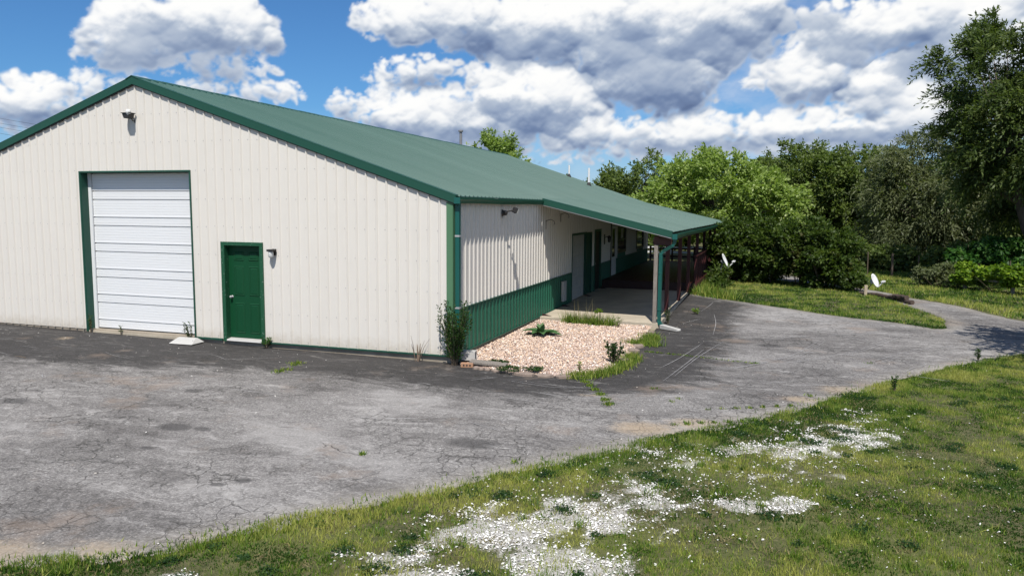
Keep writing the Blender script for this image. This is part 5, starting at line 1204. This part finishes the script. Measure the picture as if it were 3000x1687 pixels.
herb('weed', (9.94, 3.95, DZ(9.9, 3.8)), .26, 5, .07, 'upright weed farther along the lawn edge near the tree shade', per=22, seed=80)
herb('weed', (2.55, -.05, gz(2.5, 0)+.06), .18, 4, .05, 'small pale sprout near the front corner of the gravel bed', per=8, seed=81, leafm='leaf_vine')
herb('weed', (2.25, 5.2, gz(2, 5)+.06), .30, 6, .14, 'wispy weed in the gravel before the porch slab', per=8, seed=82, leafm='leaf_vine')
for i, (x, y, s, lab) in enumerate(((.93, .05, .20, 'creeping green mat near the plank in the gravel bed'), (1.3, -.46, .26, 'creeping green mat over the front edging stones'), (1.75, -.28, .18, 'small creeping mat behind the long edging stone'))):
    tree('ground_cover', (x, y, gz(x, y)+.06), [(0, 0, .03, s, s*.7, .03)], lab, 'ground cover', 'leaf_weed', n=900, L=.035, W=.02, nc=14, rc=(.04, .07), trunk=.004, stems=2, seed=90+i, limbs=2, group='creeping mats at the bed front', stemm='stem_brown', flat=.4)
# mullein rosette
mu = empty('mullein', (.78, 3.45, gz(.8, 3.4)+.09)); tag(mu, 'large-leaved mullein rosette alone in the gravel bed', 'plant')
for k in range(15):
    inner = k > 9; a = k*2.4+.3; Lf = .56*random.uniform(.85, 1.1) if not inner else .30; el = math.radians(random.uniform(8, 24) if not inner else random.uniform(48, 78)); w = .23 if not inner else .14
    mb = MB(); vs = []; ns = 7
    for i in range(ns+1):
        t = i/ns; rr_ = Lf*t*math.cos(el); z = .03+Lf*t*math.sin(el)-(.28 if not inner else .1)*Lf*t*t; ww = w*.5*math.sin(math.pi*min(1, .12+t*.88)**.85)*(1 if t < 1 else .0)
        for sgn in (-1, 0, 1):
            vs.append((math.cos(a)*rr_-math.sin(a)*ww*sgn, math.sin(a)*rr_+math.cos(a)*ww*sgn, z+abs(sgn)*ww*.28))
    mb.add(vs, [(i*3+j, i*3+j+1, (i+1)*3+j+1, (i+1)*3+j) for i in range(ns) for j in (0, 1)])
    o = mb.build('leaf', MATS['leaf_mullein'], mu, smooth=True); at = o.data.attributes.new('tint', 'FLOAT', 'POINT'); at.data.foreach_set('value', [(.75 if inner else random.uniform(.25, .6))]*len(vs))

# ------------------------------------------------------------------ grass
def blades(x, y, h, w, rng, lean=.45, zoff=0.0, tint=None, z=None):
    n = len(x); z = (G(x, y)+zoff) if z is None else z; a = rng.uniform(0, 6.283, n); b = rng.uniform(0, 6.283, n); ln = np.abs(rng.normal(0, lean, n))*h
    dx, dy = np.cos(a)*w*.5, np.sin(a)*w*.5
    V = np.stack([np.stack([x-dx, y-dy, z-.005], -1), np.stack([x+dx, y+dy, z-.005], -1), np.stack([x+np.cos(b)*ln, y+np.sin(b)*ln, z+h*rng.uniform(.7, 1, n)], -1)], 1).reshape(-1, 3)
    t = np.clip((.5 if tint is None else tint)+rng.normal(0, .17, n)+(rng.uniform(0, 1, n) < .08)*.5, 0, 1)
    return V, np.repeat(t, 3)
def tuft(name, pts, n, h, w, label, seed, cat='grass', mat='grass', spread=.1, kind=None, tint=.55, zoff=.02, lean=.5):
    n = int(n*.6); rng = np.random.default_rng(seed); i = rng.integers(0, len(pts), n); P = np.array(pts)[i]
    x = P[:, 0]+rng.normal(0, 1, n)*spread*(P[:, 2] if P.shape[1] > 2 else 1); y = P[:, 1]+rng.normal(0, 1, n)*spread*(P[:, 2] if P.shape[1] > 2 else 1)
    V, t = blades(x, y, h*rng.uniform(.3, 1.15, n), w*1.7*rng.uniform(.6, 1.3, n), rng, lean=lean, zoff=zoff, tint=np.full(n, tint)+rng.normal(0, .22, n)-.06)
    o = link(name, np_mesh(name, V, 3, MATS[mat], {'tint': t})); tag(o, label, cat, kind=kind); return o
def lawn(name, poly, dens, h, w, label, seed, gravel=False, tintf=None, edge=None):
    rng = np.random.default_rng(seed); xs = [p[0] for p in poly]; ys = [p[1] for p in poly]; A = (max(xs)-min(xs))*(max(ys)-min(ys)); n = int(A*dens)
    x = rng.uniform(min(xs), max(xs), n); y = rng.uniform(min(ys), max(ys), n)
    EDG = GRASS_EDGE if edge is None else edge
    k = inpoly(x, y, poly) & (~inpoly(x, y, DRIVE) | (polydist(x, y, EDG, False) < .55*np.clip(fbm(x*1.6, y*1.6, 411, 5)-.42, 0, 1))); x, y = x[k], y[k]; n = len(x)
    p1 = fbm(x*.7, y*.7, 31); p2 = fbm(x*2.6, y*2.6, 41); p3 = fbm(x*9, y*9, 51, 3)
    ed = polydist(x, y, EDG, False); bare = np.clip((fbm(x*1.4+9, y*1.4, 421, 5)-.47)*6, 0, 1)*sstep(.15, .8, ed)*(.85 if gravel else .4)
    keep = rng.uniform(0, 1, n) < np.clip(.55+1.7*(p3-.42), .12, 1)*(1-.8*bare)
    if gravel:
        gm = gravel_mask(x, y); keep &= rng.uniform(0, 1, n) > np.clip(gm*.9, 0, .72)
    x, y, p1, p2, p3, ed = x[keep], y[keep], p1[keep], p2[keep], p3[keep], ed[keep]; n = len(x)
    hh = h*(.55+.9*p2)*rng.uniform(.6, 1.3, n)
    hh *= 1+.9*np.exp(-ed/.25)
    t = .45+(p1-.5)*1.7+(p2-.5)*1.7
    if gravel: t = t-.20*np.exp(-((x-5.6)/1.3)**2-((y+5.6)/1.0)**2)-.16*np.exp(-((x-4.6)/.9)**2-((y+7.2)/.6)**2)+.10*sstep(-2, 3, y)
    clov = p2+.5*(p1-.5) < .44
    hh = np.where(clov, hh*.55, hh); t = np.where(clov, t-.20, t); ww = w*np.where(clov, 2.6, 1.0)*rng.uniform(.7, 1.3, n)
    V, tt = blades(x, y, hh, ww, rng, tint=t)
    o = link(name, np_mesh(name, V, 3, MATS['grass'], {'tint': tt})); tag(o, label, 'grass', kind='stuff'); return o
NEAR = [(-1.6, -10.4), (4.0, -9.0), (9.6, -6.8), (13.5, 6.6), (11.2, 5.8), (9.2, 3.8), (7.1, 1.2), (3.1, -4.3), (.8, -7.3), (-.8, -8.6)]
lawn('grass', NEAR, 6800, .040, .0072, 'short patchy grass and clover of the front lawn', 5, gravel=True)
lawn('grass', [(9.55, -6.9), (16, -9), (24, -6), (24, 7), (17, 7.5), (13.45, 6.65)], 900, .05, .012, 'lawn stretching on beyond the right edge of the picture', 15)
lawn('grass', ISL_LOW+ISL_UP+[(1, 27), (3.5, 25.8), (3.5, 13.6)], 900, .075, .016, 'mown grass island between porch and road', 6, edge=ISL_LOW)
lawn('grass', [(9, 18.3), (10.6, 15.0), (11.5, 13.3), (12.3, 10.9), (13.4, 10), (22, 10), (22, 22), (14, 25), (8, 30)], 420, .12, .022, 'rough roadside grass below the wood', 8, edge=ROAD_FAR)
rng = np.random.default_rng(88); n = 900; x = rng.uniform(-1, 11, n); y = rng.uniform(-9.5, 4.5, n); k = inpoly(x, y, NEAR) & ~inpoly(x, y, DRIVE) & (fbm(x*.9, y*.9, 441, 4) > .50); x, y = x[k], y[k]
C = np.column_stack([x, y, G(x, y)+.012]); Rr = rng.uniform(.05, .17, len(x)); V, t = leaves(C, np.column_stack([Rr, Rr, Rr*0+.022]), 20000, .026, .020, rng, up=1.2, outw=.2, jit=.7, shell=.05, tint_bias=-.1); V[:, 2] = np.maximum(V[:, 2], np.repeat(G(V[::4, 0], V[::4, 1])+.004, 4))
tag(link('clover', np_mesh('clover', V, 4, MATS['leaf_weed'], {'tint': t})), 'dark green clover and broad-leaved weed patches in the front lawn', 'clover', kind='stuff')
rng = np.random.default_rng(99); n = 420; x = rng.uniform(-1, 11.5, n); y = rng.uniform(-9.6, 5, n); k = inpoly(x, y, NEAR) & ~inpoly(x, y, DRIVE); pts_ = list(zip(x[k], y[k], rng.uniform(.4, 1.5, k.sum())))
tuft('grass_tufts', pts_, 15000, .095, .0065, 'longer grass tufts standing out of the short lawn', 112, spread=.05, kind='stuff', tint=.44, zoff=0, lean=.55)
n = 1500; x = rng.uniform(-1, 11.5, n); y = rng.uniform(-9.6, 5, n); k = inpoly(x, y, NEAR) & ~inpoly(x, y, DRIVE) & (fbm(x*1.1, y*1.1, 451, 4) > .49); pts_ = list(zip(x[k], y[k], rng.uniform(.5, 1.6, k.sum())))
tuft('dead_thatch', pts_, 22000, .030, .0062, 'straw-coloured dead thatch lying between the green blades', 113, spread=.10, kind='stuff', tint=.42, mat='dry_grass', zoff=.006, lean=1.8)
# seed heads / clover flowers
rng = np.random.default_rng(77); n = 1300; x = rng.uniform(1.5, 12, n); y = rng.uniform(-8.5, 4.5, n); k = inpoly(x, y, NEAR) & ~inpoly(x, y, DRIVE) & (fbm(x*.8, y*.8, 61) > .47); x, y = x[k], y[k]
tag(stones('clover_flowers', x, y, G(x, y)+rng.uniform(.03, .07, len(x)), .0055, MATS['debris'], flat=1.0), 'tiny white clover flowers in the lawn', 'flowers', kind='stuff')
# tufts: grass edging and cracks

tuft('grass_strip', [(2.75, -.35), (2.95, -.1), (3.1, .2), (3.2, .6), (3.25, 1.0), (3.26, 1.4), (3.22, 1.75), (2.6, -.45)], 4200, .15, .010, 'grass strip growing along the rounded front corner of the gravel bed', 101, spread=.10, tint=.58, zoff=.03)
tuft('grass_strip', [(3.15, 3.4), (3.25, 3.8), (3.3, 4.1), (3.2, 4.3), (3.0, 3.3), (3.42, 3.3)], 2800, .16, .010, 'grass strip beside the bed in front of the porch downspout', 102, spread=.11, tint=.52, zoff=.03)
tuft('grass_clump', [(1.05, 5.5), (1.3, 5.5), (1.5, 5.4), (1.7, 5.35), (1.9, 5.4), (2.05, 5.35), (.9, 5.55)], 1500, .34, .012, 'tall grass clump growing before the porch slab', 103, spread=.09, tint=.45, zoff=.08)
tuft('grass_clump', [(.95, 5.55), (1.2, 5.6), (1.45, 5.55)], 60, .75, .010, 'tall dry grass stalks standing in the clump by the slab', 104, spread=.10, tint=.55, mat='dry_grass', zoff=.08, lean=.2)
fl = herb('flower_stalk', (1.75, 5.45, gz(1.7, 5.4)+.07), .62, 3, .10, 'pale yellow flower heads rising from the grass clump', 'flower', 'leaf_vine', .05, .03, 30, 105, dens0=.75, lat=.06)
tuft('mown_edge', [(x, y) for x, y in GRASS_EDGE if -1 < x < 12], 5200, .075, .010, 'uneven grass fringe along the asphalt edge', 106, spread=.12, kind='stuff', tint=.56, zoff=.0)
tuft('crack_grass', [(2.81, -.70), (2.95, -.95), (3.1, -1.2), (3.25, -1.5), (3.4, -1.8), (3.5, -2.05)], 1300, .05, .010, 'grass line growing in the asphalt crack from the bed corner', 107, spread=.045, tint=.5)
tuft('crack_grass', [(3.4+.12*k, 2.55-.03*k) for k in range(20)], 900, .045, .010, 'thin grass line in the asphalt crack right of the bed', 108, spread=.03, tint=.45)
tuft('crack_grass', [(-2.75, -1.2), (-2.7, -1.35), (-2.62, -1.95), (-2.6, -1.75)], 420, .07, .010, 'grass tufts in the asphalt before the cream wall', 109, spread=.06, tint=.6)
rng = np.random.default_rng(9)
CK = []
for _ in range(46):
    x, y = rng.uniform(-9, 8), rng.uniform(-8.6, 3)
    if inpoly(np.array([x]), np.array([y]), DRIVE)[0] and polydist(np.array([x]), np.array([y]), GRASS_EDGE, False)[0] < 3.2: CK.append((x, y, rng.uniform(.3, 1)))
CK += [(4.6+.18*k, -2.85+.1*k, .6) for k in range(8)]+[(5.0+.2*k, -1.9+.12*k, .5) for k in range(7)]
tuft('crack_weeds', CK, 1500, .05, .010, 'small scattered weeds in the cracks of the asphalt', 110, spread=.05, kind='stuff', tint=.42)
tuft('fringe_grass', [(3.55+.25*k, 13.3-.26*k+.15) for k in range(5)]+[(3.6, 14.2), (3.7, 15.2), (3.7, 16.2), (3.9, 14.6)], 2600, .38, .018, 'taller unmown grass against the deck', 111, spread=.16, kind='stuff', tint=.58, zoff=0)

# ------------------------------------------------------------------ power lines far left
def wire(e0, e1, lab):
    p = []
    for i in range(13):
        t = i/12; az = math.radians(-58+13*t); el = math.radians(e0+(e1-e0)*t-.25*math.sin(math.pi*t)); D = 75
        p.append((CAM[0]+D*math.sin(az), CAM[1]+D*math.cos(az), CAM[2]+D*math.tan(el)))
    o = MB().tube(p, .012, 4).build('power_line', MATS['dark_metal']); tag(o, lab, 'cable', 'power lines left of the barn roof')
for e0, e1, lab in ((6.3, 4.5, 'topmost power line crossing the sky at the left edge'), (6.0, 4.2, 'second power line from the top at the left edge'), (5.75, 3.95, 'third power line from the top at the left edge'), (5.4, 3.55, 'lowest power line at the left edge')): wire(e0, e1, lab)
az = math.radians(-45); pole = empty('utility_pole', (CAM[0]+75*math.sin(az), CAM[1]+75*math.cos(az), gz(-47, 39))); tag(pole, 'wooden utility pole behind the barn carrying the power lines', 'utility pole')
MB().tube([(0, 0, -.3), (0, 0, 9.2)], [.15, .10], 10).build('pole', MATS['bark'], pole)
MB().box(-.9, .9, -.05, .05, 8.6, 8.72).build('crossarm', MATS['bark'], pole)

bpy.context.view_layer.update()
